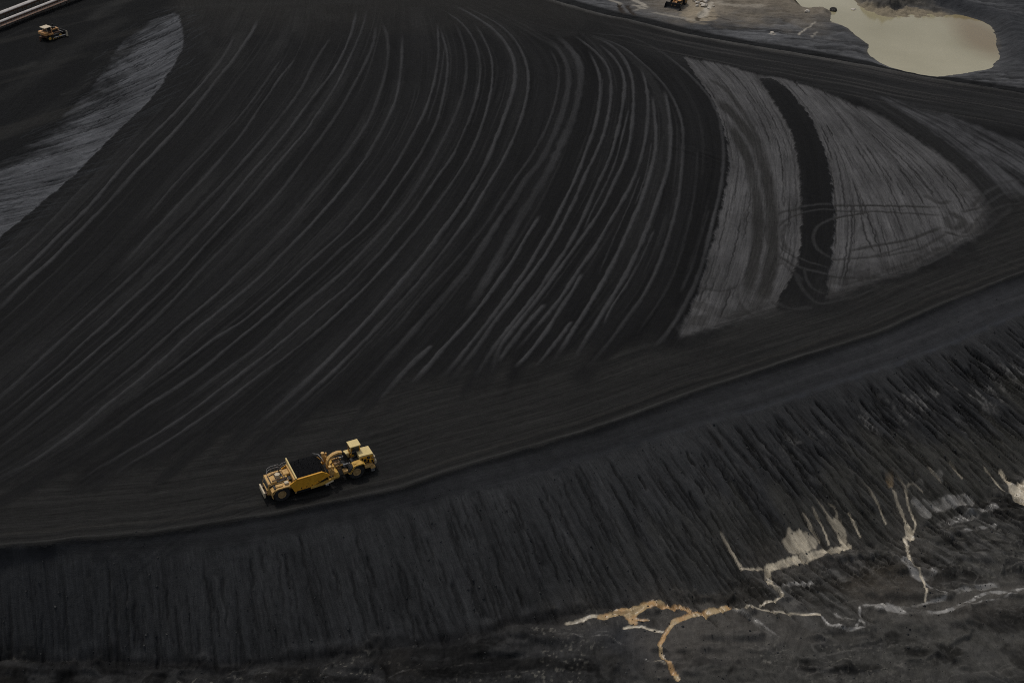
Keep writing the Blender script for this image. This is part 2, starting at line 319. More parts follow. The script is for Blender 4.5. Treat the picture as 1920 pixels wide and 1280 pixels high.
# ------------------------------------------------------------------ height
wand = (fbm(al_crest/9, sd_crest/12, 21, 2)-.5)*1.3
sk = al_crest-sd_crest*(0.12+0.2*ss(60, 170, al_crest))+wand
def ridgen(s, d, seed): return np.abs(2*vn(s, d, seed)-1)
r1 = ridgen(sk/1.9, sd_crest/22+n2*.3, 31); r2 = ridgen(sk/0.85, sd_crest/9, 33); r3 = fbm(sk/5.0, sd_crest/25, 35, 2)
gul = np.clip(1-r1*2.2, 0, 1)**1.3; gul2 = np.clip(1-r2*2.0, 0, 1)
side = ss(50, 160, al_crest)          # gullies sharpen towards the right
mid = ss(0.0, .22, sl_t+(r3-.5)*.25)*ss(1.0, .9, sl_t)
prof = sl_t*(0.92+0.08*sl_t)
h = n3*.5+n2*.12+n1*.05
h = h*(1-m_slope*.0)
strip_t = np.clip(sd_ridge/(sd_ridge-sd_crest+1e-6), 0, 1); strip_t = np.where(sd_ridge <= 0, 0, np.where(sd_crest >= 0, 1, strip_t))
h = h-1.3*strip_t+(PITZ+1.3)*prof
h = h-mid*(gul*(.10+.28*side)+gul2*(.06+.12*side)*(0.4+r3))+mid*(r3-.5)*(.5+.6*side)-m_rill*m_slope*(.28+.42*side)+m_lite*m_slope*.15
h = h+.42*np.exp(-((sd_ridge+.5)/.55)**2)*(.5+fbm(al_ridge/6, al_ridge*0, 41, 2))*(1-m_slope)
h = h+stripe*.2+m_s2*.07-m_s3*.08
h = h+m_road*(1-m_slope)*(fbm(sd_ridge/.7, al_ridge/25, 43, 3)-.5)*.16
yard = (1-m_strip)*(1-far)
h = h+yard*(1-m_road)*(fbm(fu/.9, fv/30, 45, 3)-.5)*.14
h = h-.35*m_clay                      # coal lies as a layer on the clay
rill_c = np.clip(1-ridgen(fu/1.3+n2*.8, fv/16, 47)*2.4, 0, 1)*ss(.35, .6, fbm(fu/5, fv/18, 48, 2))
h = h-m_clay*(rill_c*.06+m_cl*.16)
_, wl_c, wa_c = polydist(thin(ground_line("P 346,60 335,105 305,155 225,240 150,318 62,394 0,444 -120,540", 0, 5)))
wl = up(wl_c); wk = wu
h = h-m_wedge*.25-m_wl*ss(-4, 0, sd_wedge)*.3+m_wedge*wst*.5
h = h+far*(-.35*ss(.2, 5, sd_berm+n1)-1.15*np.maximum(ss(5, 22, sd_berm+n1), ss(-6, -1.5, sd_pond)))
h = h+.5*np.exp(-((sd_berm+.5)/.6)**2)*(.6+.7*fbm(al_berm/8, al_berm*0, 55, 2))
# pond basin, bank and mounds
pin = ss(-3.5, 3, sd_pond+n1*.9+n2*2.2)
bank = far*ss(-16, -4, sd_pond)*ss(2, -4, sd_pond)
sx, sy = unp(1850, 60, FARZ); bank_r = bank*ss(sx-16, sx+2, VX+(VY-sy)*.15)
h = h+far*(ss(-18, 0, sd_pond)*(-.25))-far*pin*.9+bank_r*(1.6+n2*2)*ss(-1, -6, sd_pond)
for (px, py, rr, hh) in [(1655, 2, 6.5, 2.3), (1630, 3, 4, 1.4), (1680, 6, 4, 1.2), (1725, 3, 8, 1.5), (1540, 18, 3.0, .9)]:
    q = unp(px, py, FARZ); dd = np.hypot((VX-q[0]), (VY-q[1])*.55)/rr
    h = h+hh*np.exp(-dd**2*1.6)*(1+n1*1.5+n2)
fst = np.clip(1-ridgen(VY/2.2+n2*3+VX*.08, VX/22, 61)*2.2, 0, 1)
h = h-far*(1-pin)*ss(-2, -9, sd_pond)*fst*.35*ss(.4, .6, fbm(VX/20, VY/14, 62, 2))+far*(1-pin)*n1*.5*ss(0, -5, sd_pond)
# pit floor relief
h = h+m_pit*(n2*1.1+n1*.5+(fbm(VX/.8, VY/.8, 143, 3)-.5)*.3)-m_pit*m_rill*.3
h = h+m_pit*ss(.5, .75, fbm(VX/5+n2*3, VY/2.4, 144, 3))*.7
# ------------------------------------------------------------------ pit floor / toe drawings (pale and orange silt)
def strokes(lst, z, polys=()):
    r = new_ras()
    for i, (s, I) in enumerate(polys): fill_fine(r, s, z, I, .3, .22, i)
    for i, (s, w, I) in enumerate(lst): stamp(r, ground_line(s, z, 2), w*(.72 if w < .8 else .66), I*1.15, seed=100+i, edge=.15, rag=.3, fade=(.04, .0), var=.4)
    r = ras_up(r); e = (vn(VX/.33, VY/.33, 120)-.5)*.25+n1*.25; return ss(.1, .42, r+e*np.clip(r*2.0, 0, 1))*np.clip(.35+r, 0, 1)
m_org = strokes([("S 140,690 230,662 280,650 340,640 410,634", 1.2, 1.3),
  ("S 400,640 500,638 520,660", 1.1, 1.2), ("S 690,638 600,660 510,682 455,708", 1.35, 1.25), ("S 455,708 415,760 392,810 400,860 440,905 470,965", .9, .9),
  ("S 1325,150 1342,190", 1.5, .9), ("S 280,690 350,698", .5, .8)], PITZ, [("S 225,660 260,650 280,655 290,640 315,645 320,625 345,632 360,622 385,632 408,628 412,645 350,655 300,668 295,690 300,715 275,712 262,690 250,672", 1.0), ("S 1322,150 1342,142 1358,160 1356,190 1345,205 1330,185", .7)])
m_crm = strokes([("S 0,714 100,690 160,678 235,658", .75, .8), ("S 845,485 950,452 1080,420 1190,388", 1.35, 1.2), ("S 640,402 680,450 740,500", .6, .9), ("S 730,500 845,488", .5, .6),
  ("S 985,310 1030,360 1060,385", .6, .9),
  ("S 1020,290 1075,350 1100,395", .5, .9), ("S 1025,250 1090,310 1140,345", .6, .8), ("S 1090,272 1120,275 1130,300", .5, 1.0), ("S 1125,300 1172,372", .6, 1.0), ("S 1175,290 1235,355", .5, .7),
  ("S 700,638 800,652 860,662 1000,665 1070,665", .6, .6), ("S 815,642 830,620 915,600 910,580 870,560 860,540", .55, .7), ("S 860,540 845,510 850,482", 1.3, .8),
  ("S 1345,140 1340,180 1380,240 1430,300 1450,330", .7, 1), ("S 1355,150 1410,190 1430,250 1470,300 1440,350", .5, .9), ("S 1430,310 1450,350", 1.4, .9), ("S 1450,340 1410,345 1440,380 1430,400 1450,440", .6, .9),
  ("S 1450,440 1500,520 1510,570 1505,620", .5, .8), ("S 240,728 300,722 360,735 410,745", .6, .8), ("S 1210,200 1240,205 1290,250 1340,310", .5, .6), ("S 1415,190 1440,170 1490,195", .6, .6),
  ("S 1505,125 1560,165", 1.2, .5), ("S 1590,105 1650,145", .7, .8), ("S 1815,90 1860,130", 1.0, .8), ("S 1735,95 1800,140 1835,170", .5, .6),
  ("S 370,880 420,900", .4, .6)], PITZ, [("S 905,402 920,385 925,360 945,375 962,372 975,360 985,375 1000,365 1030,375 1048,390 1045,410 1020,420 985,428 950,435 925,425", .95), ("S 1085,312 1110,325 1125,305 1140,320 1150,310 1165,340 1175,375 1150,385 1135,350 1115,340", .95), ("S 1850,130 1880,150 1895,130 1930,120 1930,218 1895,215 1870,185", .9), ("S 850,478 960,445 1085,412 1085,428 960,465 852,492", 1.0)])
m_gry = strokes([("S 1070,665 1100,705 1180,735 1260,728 1240,680 1230,632", .5, .8), ("S 1215,725 1240,680", .5, .7), ("S 1240,630 1380,635 1480,660 1600,662 1700,612 1770,580 1930,568", .8, 1.0),
  ("S 1770,580 1900,590 1760,620 1640,655", .5, .6), ("S 1500,530 1570,580 1600,605 1450,640", .55, .8), ("S 1450,230 1520,265", 1.5, .8), ("S 1500,235 1690,205", 2.6, .65),
  ("S 1570,290 1800,225", 1.6, .6), ("S 1640,330 1800,300", 1.2, .35), ("S 1300,640 1420,655 1530,670", 1.6, .5), ("S 1130,655 1200,690", 1.2, .5), ("S 910,550 1040,540", .9, .5), ("S 700,640 780,690 890,770", 1.4, .35),
  ("S 1600,580 1810,545", 1.5, .4), ("P 720,1275 770,1258 850,1250 930,1240 1010,1235", .5, .2), ("P 860,1262 960,1258 1050,1268", .5, .17), ("P 980,1205 1060,1190 1140,1185", .7, .2),
  ("S 0,770 180,760 330,870 440,905", .4, .4)], PITZ, [("S 1405,440 1440,430 1500,480 1560,490 1530,520 1480,530 1430,490", .95), ("S 1445,235 1475,222 1530,255 1505,272 1470,260", 1.0), ("S 1500,235 1600,205 1680,190 1690,215 1610,235 1530,255", .85), ("S 1560,290 1700,245 1795,215 1800,235 1700,275 1580,305", .75), ("S 1500,125 1560,130 1570,160 1530,165", .85), ("S 1440,175 1480,160 1500,190 1460,195", .85)])
sd_silt = sdpoly("S 560,700 650,660 900,690 1100,745 1200,770 900,790 660,860 540,880 460,880 430,800 470,730", PITZ)
sd_silt2 = sdpoly("S 0,735 240,690 400,745 390,800 420,890 250,840 120,770 0,800", PITZ)
sd_brn = sdpoly("S 1130,560 1300,470 1460,530 1490,620 1240,625", PITZ)
m_silt = ss(-2.0, 3.0, sd_silt+n2*5+n1*2); m_silt2 = ss(-1.5, 2.5, sd_silt2+n2*5+n1*2); m_brn = ss(-3, 3, sd_brn+n2*5)
# ------------------------------------------------------------------ albedo
K = 0.70
def lin(r, g, b): return np.array([((v/255+.055)/1.055)**2.4 if v > 10 else v/255/12.92 for v in (r, g, b)])/K
A = np.zeros(VX.shape+(3,))
def mix(m, c):
    global A
    m = np.clip(m, 0, 1)[..., None]; A = A*(1-m)+np.asarray(c)*m
def mul(f):
    global A
    A = A*np.asarray(f)[..., None]
mix(np.ones(VX.shape), lin(18.5, 18.5, 18.8))
pas = fbm(fu/3.0, fv/60, 71, 2)-.5
mul(1+yard*pas*.75+yard*(fbm(fu/.8, fv/30, 73, 2)-.5)*.28)
leftd = ss(30, -40, VX)*yard
mix(leftd*.2, lin(26, 26, 26)); mix(m_s4*.8, lin(32, 32, 32)); mix(m_s3*.6, lin(15.5, 15.5, 16)); mix(m_s2*.5, lin(38, 38, 38))
dust = ss(285, 325, VY+n2*18)*yard; mix(dust*.6, lin(34, 33, 31))
mix(stripe, lin(46, 46, 46.5))
topl = ss(1, 8, wl)*(VX < -40)*(1-far); tpk = (VX+VY*.86)
mix(topl*.85, lin(13.5, 14, 14.5)); mix(topl*ss(.5, .75, fbm((VX-VY*1.03)/6, (VX+VY)/50, 77, 3))*.6, lin(31, 30.5, 29))
mix(m_wedge, lin(59, 60, 62)); mul(1+m_wedge*(fbm(VX/5, VY/9, 135, 3)-.5)*.7); mul(1+m_wedge*wst*.8); mul(1-np.clip(m_wl*1.3, 0, 1)*m_wedge*.68); mix(m_wl*(1-m_wedge)*ss(-9, -1, sd_wedge)*.6, lin(42, 44, 46))
mix(m_wedge*ss(6, 0, sd_wedge)*ss(3, 9, ul)*.3, lin(66, 67, 69))
tl = new_ras()
for i, (q_, w_, I_) in enumerate([("P -40,200 0,182 60,148 120,100 175,66 240,30", 4.5, .55), ("P 115,178 150,166 172,154", .9, .9), ("P 173,36 200,14 236,0", 4, .9), ("P 190,30 225,14", 2.5, .8), ("P 0,76 30,62 60,50", 1.2, .5), ("P 40,130 55,124 66,117", 2.2, .9), ("P 60,220 120,190 200,120 290,60", 3, .4), ("P 0,260 60,225 110,190", 3, .45),
   ("P 415,90 405,130 400,165", 3.5, .55), ("P 385,70 395,100", 3, .4), ("P 450,60 446,100 440,130", 3.5, .5), ("P 555,30 552,60", 1.0, .7), ("P 470,120 500,100 525,75", 3, .3), ("P 585,10 600,30 620,35", 4, .5), ("P 380,10 480,8 600,6 700,4", 3, .5), ("P 300,15 420,12 520,14", 1.5, .5), ("P 430,30 424,50 420,70", 1.8, .5), ("P 487,20 484,44", 2.2, .5)]):
    stamp(tl, ground_line(q_, 0, 3), w_, I_, seed=400+i, rag=1.0, edge=.6)
tl = np.clip(ras_up(tl), 0, 1)*(1-m_wedge); mix(tl*.65, lin(36, 36, 35))
# clay
mix(m_clay, lin(60, 59.5, 59.5)); mix(m_clay*ss(8, 0, sd_clay)*ss(-22, -2, sd_rt)*ss(.4, .6, fbm(VX/2.5, VY/2.5, 132, 3))*.7, lin(38, 37, 36)); mul(1+m_clay*(fbm(VX/9, VY/9, 133, 3)-.5)*.6); mul(1-m_clay*np.maximum(rill_c*.25, np.clip(m_cl*1.3, 0, 1)*.66)); mul(1+m_clay*(fbm(fu/1.1, fv/14, 79, 3)-.5)*.6)
trk = new_ras()
for i, (s, w, I) in enumerate([("R 330,230 430,330 500,430 550,580 570,750 570,900 540,1050 500,1150", 2.4, 1.0), ("R 390,340 460,480 500,640 510,800 490,950 450,1100", 2.2, 1.0),
  ("R 300,150 380,200 470,330 520,440", 1.2, .8), ("R 560,880 640,960 700,1020", .8, .5),
  ("R 1320,700 1000,690 750,690 600,720 530,790 560,880 680,960 850,1000 1050,1000 1250,940 1400,850", .8, .9), ("R 1320,735 1000,715 760,712 640,740 575,800 600,870 700,930 850,975", .6, .8),
  ("R 1000,715 850,740 760,780 735,830 760,890 830,925 1000,910 1200,850", .7, .9), ("R 640,770 600,800 610,850 650,890", 1.0, .6),
  ("R 640,940 540,940 440,1000 415,1060 440,1130 520,1190", .6, .6), ("R 620,960 540,970 470,1010 450,1060 480,1140", .4, .4), ("R 300,1060 240,1150 230,1220", .5, .5),
  ("R 900,885 1010,860 1150,840 1300,780", .9, .9), ("R 830,925 1050,905 1200,880 1330,800", .8, .7), ("R 1000,990 1150,940 1330,860 1450,760", .8, .6), ("R 880,1030 1050,980 1250,930 1420,830", .7, .6), ("R 250,1040 350,1060 420,1040 560,930", .6, .5), ("R 1420,700 1480,640 1560,600 1640,590", .9, .8), ("R 1380,720 1470,700 1560,640 1640,630", .8, .8), ("R 1440,760 1500,720 1580,690 1640,690", .9, .7), ("R 1300,800 1400,830 1500,790 1600,700", 1.0, .8), ("R 660,980 700,1060 760,1120 900,1090 1100,1030", .8, .8), ("R 700,960 720,1040 800,1080 1000,1020", .6, .7), ("R 1310,740 1340,800 1400,760 1330,720", 1.6, .9), ("R 1230,650 1290,690 1330,670", 1.2, .7), ("R 560,1100 640,1140 740,1130", 1.0, .6)]):
    stamp(trk, ground_line(s, 0, 4), w, I*1.15, seed=200+i, rag=.25, var=.4)
trk = np.clip(ras_up(trk), 0, 1)
mix(m_tri*(.35+.65*ss(.36, .6, fbm(fu/1.3, fv/25, 81, 3)))*.9, lin(54, 54, 55)); mul(1+m_tri*(fbm(VX/1.5, VY/3, 134, 3)-.5)*.8); mix(m_droad, lin(25, 25, 25)); mul(1-m_tl*np.maximum(m_tri*.5, 0)); mix(m_tl*m_droad*.4, lin(40, 40, 40))
mix(trk*m_clay*.95, lin(34, 33.5, 32.5)); mix(trk*(1-m_clay)*yard*.75, lin(42, 42, 42)); h = h-trk*.07
# upper haul road behind the clay
road2 = ss(-24, -15, sd_berm+n2*5)*ss(10, 60, VX)*(1-far)*(1-m_clay)
mix(road2*.85*(1-m_tri*.6), lin(29.5, 29.5, 29.5)); mul(1+road2*(fbm(sd_berm/1.0, al_berm/40, 83, 3)-.5)*.8)
mix(road2*ss(.66, .74, fbm(sd_berm/.9, al_berm/55, 84, 2))*.6, lin(46, 45, 44))
# haul road
mix(m_road*.85, lin(29.5, 29.2, 28.3)); mul(1+m_road*(fbm(sd_ridge/1.1, al_ridge/45, 85, 3)-.5)*.45)
mix(m_road*ss(.66, .76, fbm(sd_ridge/1.4, al_ridge/60, 86, 2))*.3, lin(19, 19, 19)); mix(m_road*m_rd*.75, lin(20, 20, 20)); mix(m_road*m_rlt*.5, lin(42, 41.5, 40)); mix(m_rut_shade*.75, lin(18, 18, 18)); h = h-m_rut_shade*.06  # tracks under the scraper darkened as its shade
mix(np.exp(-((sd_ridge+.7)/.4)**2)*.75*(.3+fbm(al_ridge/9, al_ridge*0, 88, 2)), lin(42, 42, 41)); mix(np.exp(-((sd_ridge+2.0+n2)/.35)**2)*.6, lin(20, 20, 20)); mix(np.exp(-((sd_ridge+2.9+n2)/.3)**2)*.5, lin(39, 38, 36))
mix(np.exp(-((sd_berm+.7+n2*.6)/.55)**2)*np.clip(.35+1.0*fbm(al_berm/9, al_berm*0, 89, 3), 0, 1)*ss(130, 40, VX-20), lin(64, 63, 61))
# loose strip under the ridge, then the slope
mix(m_strip, lin(33.5, 34, 35)); mix(m_strip*(1-m_slope)*ss(90, 170, al_ridge+n2*30)*.4, lin(42, 42.5, 44.5)); mul(1+m_strip*(1-m_slope)*((fbm(sd_ridge/1.2, al_ridge/14, 112, 4)-.5)*.5+n1*.3)); mix(m_strip*(1-m_slope)*np.exp(-((strip_t-.5+n2*.1)/.05)**2)*side*.3, lin(54, 54, 55)); mul(1-m_strip*(1-m_slope)*ss(.25, 0, strip_t)*.35)  # last factor puts shade below the ridge into the strip colour
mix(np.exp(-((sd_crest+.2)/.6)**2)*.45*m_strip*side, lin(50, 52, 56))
mix(m_slope, lin(43, 43.5, 44)); mix(m_slope*side*.6, lin(36, 36, 36.5)); mul(1+m_slope*((fbm(sk/2.2, sd_crest/9, 91, 3)-.5)*(.35+.45*side))); mul(1-m_slope*mid*gul*.22); mul(1-m_slope*np.clip(m_rill*1.6, 0, 1)*(.38+.47*side)); mix(m_slope*m_lite*(1-m_rill)*.55, lin(58, 58, 58))  # gully and rill shade and lit rims put into the slope albedo
pfl = fbm(sk/.9, sd_crest/2.6, 93, 3)
pale = (ss(.5, .68, pfl)*np.exp(-((sl_t-.30+n3*.25)/.09)**2)+.35*ss(.58, .75, pfl)*ss(.1, .3, sl_t))*ss(95, 150, al_crest+n2*20)*(1-.8*m_rill)
pale = pale*(.25+.75*ss(.35, .65, vn(VX/.3, VY/.3, 141)+n1*.5)); mix(m_slope*pale*.85, lin(80, 79, 77))
low = ss(.42, .75, sl_t+n2*.5+(fbm(sk/1.5, sd_crest/6, 94, 2)-.5)*.5)*m_slope*ss(60, 130, al_crest)*(1-.6*m_rill)
mix(low*.6, lin(52, 51, 46.5)); mul(1-low*m_rill*.3)
mix(m_slope*ss(.7, .8, fbm(sk/.9, sd_crest/3.5, 95, 3))*.25*(.3+side), lin(52, 51, 50))
mix(m_pit, lin(33, 33, 33)); mul(1+m_pit*((fbm(VX/3+n2*6, VY/3, 97, 4)-.5)*1.3+(vn(VX/.3, VY/.3, 122)-.5)*.6+n1*.6))
mix(m_pit*ss(.5, .7, fbm(VX/9+n2*3, VY/2.5, 98, 3))*ss(0, 30, VX)*.6, lin(52, 51, 48))
spk = ss(.66, .8, fbm(VX/.32, VY/.32, 99, 2))*ss(.45, .6, fbm(VX/6, VY/3, 100, 3)); mix(m_pit*spk*.7, lin(84, 82, 76))
mix(m_pit*ss(0, 40, VX+n2*20)*.75*ss(.3, .6, fbm(VX/12+n2*2, VY/5, 136, 4)), lin(55, 54, 51)); mul(1-m_pit*.6*ss(.5, .66, fbm(VX/5+n2*4, VY/2.2, 137, 4))); mul(1-m_pit*np.clip(m_rill*1.4, 0, 1)*.6)  # rill shade carried on into the pit floor colour
mix(m_pit*ss(.56, .66, fbm((VX*.8+VY*.6)/.9+n2*3, (VX*.6-VY*.8)/5, 145, 3))*ss(5, 40, VX)*(.12+.4*ss(14, 4, sd_toe)), lin(74, 73, 71)); mix(m_pit*ss(.58, .66, fbm((VX*.8+VY*.6)/.7+n2*3, (VX*.6-VY*.8)/4, 146, 3))*ss(5, 40, VX)*(.12+.45*ss(14, 4, sd_toe)), lin(22, 22, 22))
mix(m_pit*m_silt*.8, lin(60, 58, 55)); mix(m_pit*m_silt2*.8, lin(40, 41, 43)); mix(m_brn*m_pit*.6, lin(50, 46, 40))
near_toe = ss(-9, -1, sd_toe)
vw = fbm(VX/6, VY/6, 151, 3)*6; vein = np.maximum(ss(.022, .004, np.abs(fbm(VX/7+vw*.25, VY/2.8+vw*.2, 152, 3)-.5)), .8*ss(.02, .004, np.abs(fbm(VX/3.4+vw*.3, VY/1.5, 153, 3)-.5)))
mix(m_pit*vein*ss(12, 40, VX+n2*15)*ss(.42, .6, fbm(VX/11, VY/5, 154, 2))*.3, lin(88, 86, 82))
hl = new_ras()
for i, q_ in enumerate(["S 0,714 100,690 235,660 400,640 500,640", "S 690,638 600,660 510,682 440,720 392,810 440,905", "S 700,638 860,662 1070,665 1180,735 1260,728", "S 1240,630 1380,635 1480,660 1600,662 1700,612 1900,570", "S 845,485 950,452 1190,388", "S 1345,140 1430,300 1450,440 1500,520 1505,620 1450,640"]): stamp(hl, ground_line(q_, PITZ, 2), 4.2, .9, seed=700+i, rag=2.5, edge=.8, fade=(.02, .02))
hl = np.clip(ras_up(hl)+n2*.5+n1*.3, 0, 1)*near_toe; mix(hl*.55, lin(66, 63, 59))
brk = ss(.3, .62, fbm(sk/.55+n2*2, sd_crest/2.6, 110, 3)+n1*.3); m_gry = m_gry*(.15+.85*brk); m_crm = m_crm*(.55+.45*brk)
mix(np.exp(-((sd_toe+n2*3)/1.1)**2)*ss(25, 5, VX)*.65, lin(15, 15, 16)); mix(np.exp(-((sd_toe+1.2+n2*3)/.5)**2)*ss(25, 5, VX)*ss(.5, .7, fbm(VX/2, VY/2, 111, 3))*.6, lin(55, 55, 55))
mix(m_gry*.8*near_toe, lin(114, 112, 108)); mix(m_crm*.95*near_toe, lin(158, 149, 131)); mix(m_org*.95*near_toe, lin(140, 112, 76)); mix(m_org*near_toe*ss(.42, .62, fbm(VX/1.5, VY/1.5, 121, 2))*.7, lin(132, 118, 90))
mgn = np.clip(np.maximum(m_org, m_crm), 0, 1)
h = h-np.maximum(m_org, m_crm*.8)*near_toe*.12
# far clay flat with the pond
mix(far, lin(64, 64.5, 65.5)); mul(1-far*.5*ss(.55, .7, fbm(VX/10+n2*2, VY/2.6, 138, 4))); mul(1+far*((fbm(VX/14, VY/5, 101, 4)-.5)*.9+n1*.7)); mul(1-far*fst*.35)
topm = far*ss(300, 326, VY+n2*20)*ss(24, 50, VX)*ss(104, 84, VX)
mix(topm*.9, lin(98, 91, 80)); mul(1+topm*(fbm(VX/5, VY/5, 103, 4)-.5)*.9)
tan_p = [((1318, 24), 4.2, 3.2), ((1300, 32), 4, 3), ((1306, 14), 3.4, 4)]
for (p, a, b) in tan_p:
    q = unp(p[0], p[1], FARZ); mix(ss(1.2, .5, np.hypot((VX-q[0])/a, (VY-q[1])/(b*2.2))+n1*.9+n2)*.8, lin(116, 107, 92))
dk = new_ras()
for i, (s, w, I) in enumerate([("P 1322,22 1312,32 1306,44", 1.3, 1), ("P 1306,44 1290,50 1275,40", .7, .7), ("P 1310,36 1340,30 1372,40", .6, .9), ("P 1378,28 1420,32 1460,34 1545,31", .7, .6), ("P 1160,12 1163,26 1172,34", 1.3, .9), ("P 1176,14 1180,28 1192,36", 1.3, .9), ("P 1140,30 1170,36 1200,44", .8, .6)]):
    stamp(dk, ground_line(s, FARZ, 2), w, I, seed=300+i, rag=.8)
dk = np.clip(ras_up(dk), 0, 1)*far; mix(dk, lin(36, 31, 26)); h = h-dk*.35
ltl = new_ras()
for i, (s, w, I) in enumerate([("P 1334,4 1328,14 1322,22", 1.3, 1), ("P 1313,32 1320,24 1326,19", 2.2, 1), ("P 1185,14 1212,13", .8, .8), ("P 1196,16 1208,22", 1.2, .7), ("P 1125,1 1150,7 1165,12", 1.3, .6), ("P 1188,2 1204,8 1213,18", 1.6, .55), ("P 1215,14 1200,20 1190,27", 1.0, .4), ("P 1345,6 1390,12 1430,10", 2.5, .35), ("P 1225,30 1260,36 1310,44", 1.6, .35), ("T 300,260 330,210 380,180 430,150", .6, .7), ("T 390,270 430,220", .7, .6), ("T 90,262 120,265", 1.2, .9), ("T 520,150 640,172 720,235 780,290", .5, .8)]):
    stamp(ltl, ground_line(s, FARZ, 2), w, I, seed=330+i, rag=.8)
ltl = np.clip(ras_up(ltl), 0, 1)*far; mix(ltl*.85, lin(150, 144, 132))
mix(bank_r*.85, lin(40, 41, 43)); mnd = far*np.exp(-((VX-unp(1665, 4, FARZ)[0])/11)**2-((VY-unp(1665, 2, FARZ)[1])/16)**2); mix(ss(.25, .6, mnd+n1*.4)*(1-ss(-.5, .5, sd_pond)), lin(64, 62, 58)); mix(far*ss(1.0, 1.0001, 0*VX)*.0, lin(0, 0, 0))
mix(far*ss(sx+4, sx+16, VX+(VY-sy)*.0)*ss(262, 300, VY)*.6, lin(38, 39, 41))
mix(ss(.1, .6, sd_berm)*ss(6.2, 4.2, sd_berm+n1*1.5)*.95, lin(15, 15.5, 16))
mix(far*ss(-1.6, -.6, sd_pond+n1*1.5)*.45, lin(66, 63, 58))
mix(far*ss(.3, 2.5, sd_pond+n1*1.5), lin(105, 97, 82))
A = np.clip(A, .003, .8)
# flow coordinates for the fine streaks
FU = fu.copy(); FV = fv.copy(); AMP = np.full(VX.shape, .55)
def setflow(m, u, v, a):
    FU[m] = u[m]; FV[m] = v[m]; AMP[m] = a
setflow((m_road > .5), sd_ridge, al_ridge, .9); setflow((road2 > .5), sd_berm, al_berm, .9)
setflow((topl > .5), VX-VY*1.03, VX+VY, .7); setflow(m_wedge > .5, wk, wl*3, .9); AMP[m_clay > .5] = .9
setflow(m_strip > .5, sd_crest, al_crest, .4); setflow(m_slope > .5, sk, sd_crest*3, .8)
setflow(m_pit > .5, VX*.6+n2*3, VY*2, .6); setflow(far > .5, VY*.7, VX*2, .7)
# ------------------------------------------------------------------ terrain objects
def mat(name):
    m = bpy.data.materials.new(name); m.use_nodes = True; nt = m.node_tree
    return m, nt, nt.nodes['Principled BSDF']
def terrain_material(name, rough=.95, spec=.06, bump=.5):
    m, nt, b = mat(name); N = nt.nodes.new; L = nt.links.new
    c = N('ShaderNodeAttribute'); c.attribute_name = 'albedo'
    f = N('ShaderNodeAttribute'); f.attribute_name = 'flow'
    sep = N('ShaderNodeSeparateXYZ'); L(f.outputs['Vector'], sep.inputs[0])
    def streak(su, sv, det, w):
        a = N('ShaderNodeMath'); a.operation = 'MULTIPLY'; a.inputs[1].default_value = su; L(sep.outputs[0], a.inputs[0])
        d = N('ShaderNodeMath'); d.operation = 'MULTIPLY'; d.inputs[1].default_value = sv; L(sep.outputs[1], d.inputs[0])
        cc = N('ShaderNodeCombineXYZ'); L(a.outputs[0], cc.inputs[0]); L(d.outputs[0], cc.inputs[1]); cc.inputs[2].default_value = w
        n = N('ShaderNodeTexNoise'); n.inputs['Scale'].default_value = 1; n.inputs['Detail'].default_value = det; L(cc.outputs[0], n.inputs['Vector'])
        return n.outputs['Fac']
    s1 = streak(3.0, .09, 3, 0); s2 = streak(9.0, .35, 2, 7)
    geo = N('ShaderNodeNewGeometry')
    def grain(sc, det):
        n = N('ShaderNodeTexNoise'); n.inputs['Scale'].default_value = sc; n.inputs['Detail'].default_value = det; L(geo.outputs['Position'], n.inputs['Vector']); return n.outputs['Fac']
    g1 = grain(1.1, 5); g2 = grain(7.0, 3)
    def op(o, a, bv):
        n = N('ShaderNodeMath'); n.operation = o
        for i, v in enumerate((a, bv)):
            if isinstance(v, (int, float)): n.inputs[i].default_value = v
            else: L(v, n.inputs[i])
        return n.outputs[0]
    st = op('ADD', op('SUBTRACT', s1, .5), op('MULTIPLY', op('SUBTRACT', s2, .5), .8))
    st = op('MULTIPLY', op('MULTIPLY', st, sep.outputs[2]), 1.1)
    gr = op('ADD', op('MULTIPLY', op('SUBTRACT', g1, .5), .5), op('MULTIPLY', op('SUBTRACT', g2, .5), .6))
    fac = op('MAXIMUM', op('ADD', op('ADD', st, gr), 1.0), .25)
    vm = N('ShaderNodeVectorMath'); vm.operation = 'SCALE'; L(c.outputs['Color'], vm.inputs[0]); L(fac, vm.inputs['Scale'])
    L(vm.outputs[0], b.inputs['Base Color'])
    b.inputs['Roughness'].default_value = rough; b.inputs['Specular IOR Level'].default_value = spec
    bp = N('ShaderNodeBump'); bp.inputs['Strength'].default_value = bump; bp.inputs['Distance'].default_value = .25
    L(op('ADD', op('MULTIPLY', st, .35), op('ADD', op('MULTIPLY', g1, .5), op('MULTIPLY', g2, .25))), bp.inputs['Height']); L(bp.outputs[0], b.inputs['Normal'])
    return m
M_ter = terrain_material('spoil_and_coal'); M_wet = terrain_material('wet_silt', .35, .3, .15)
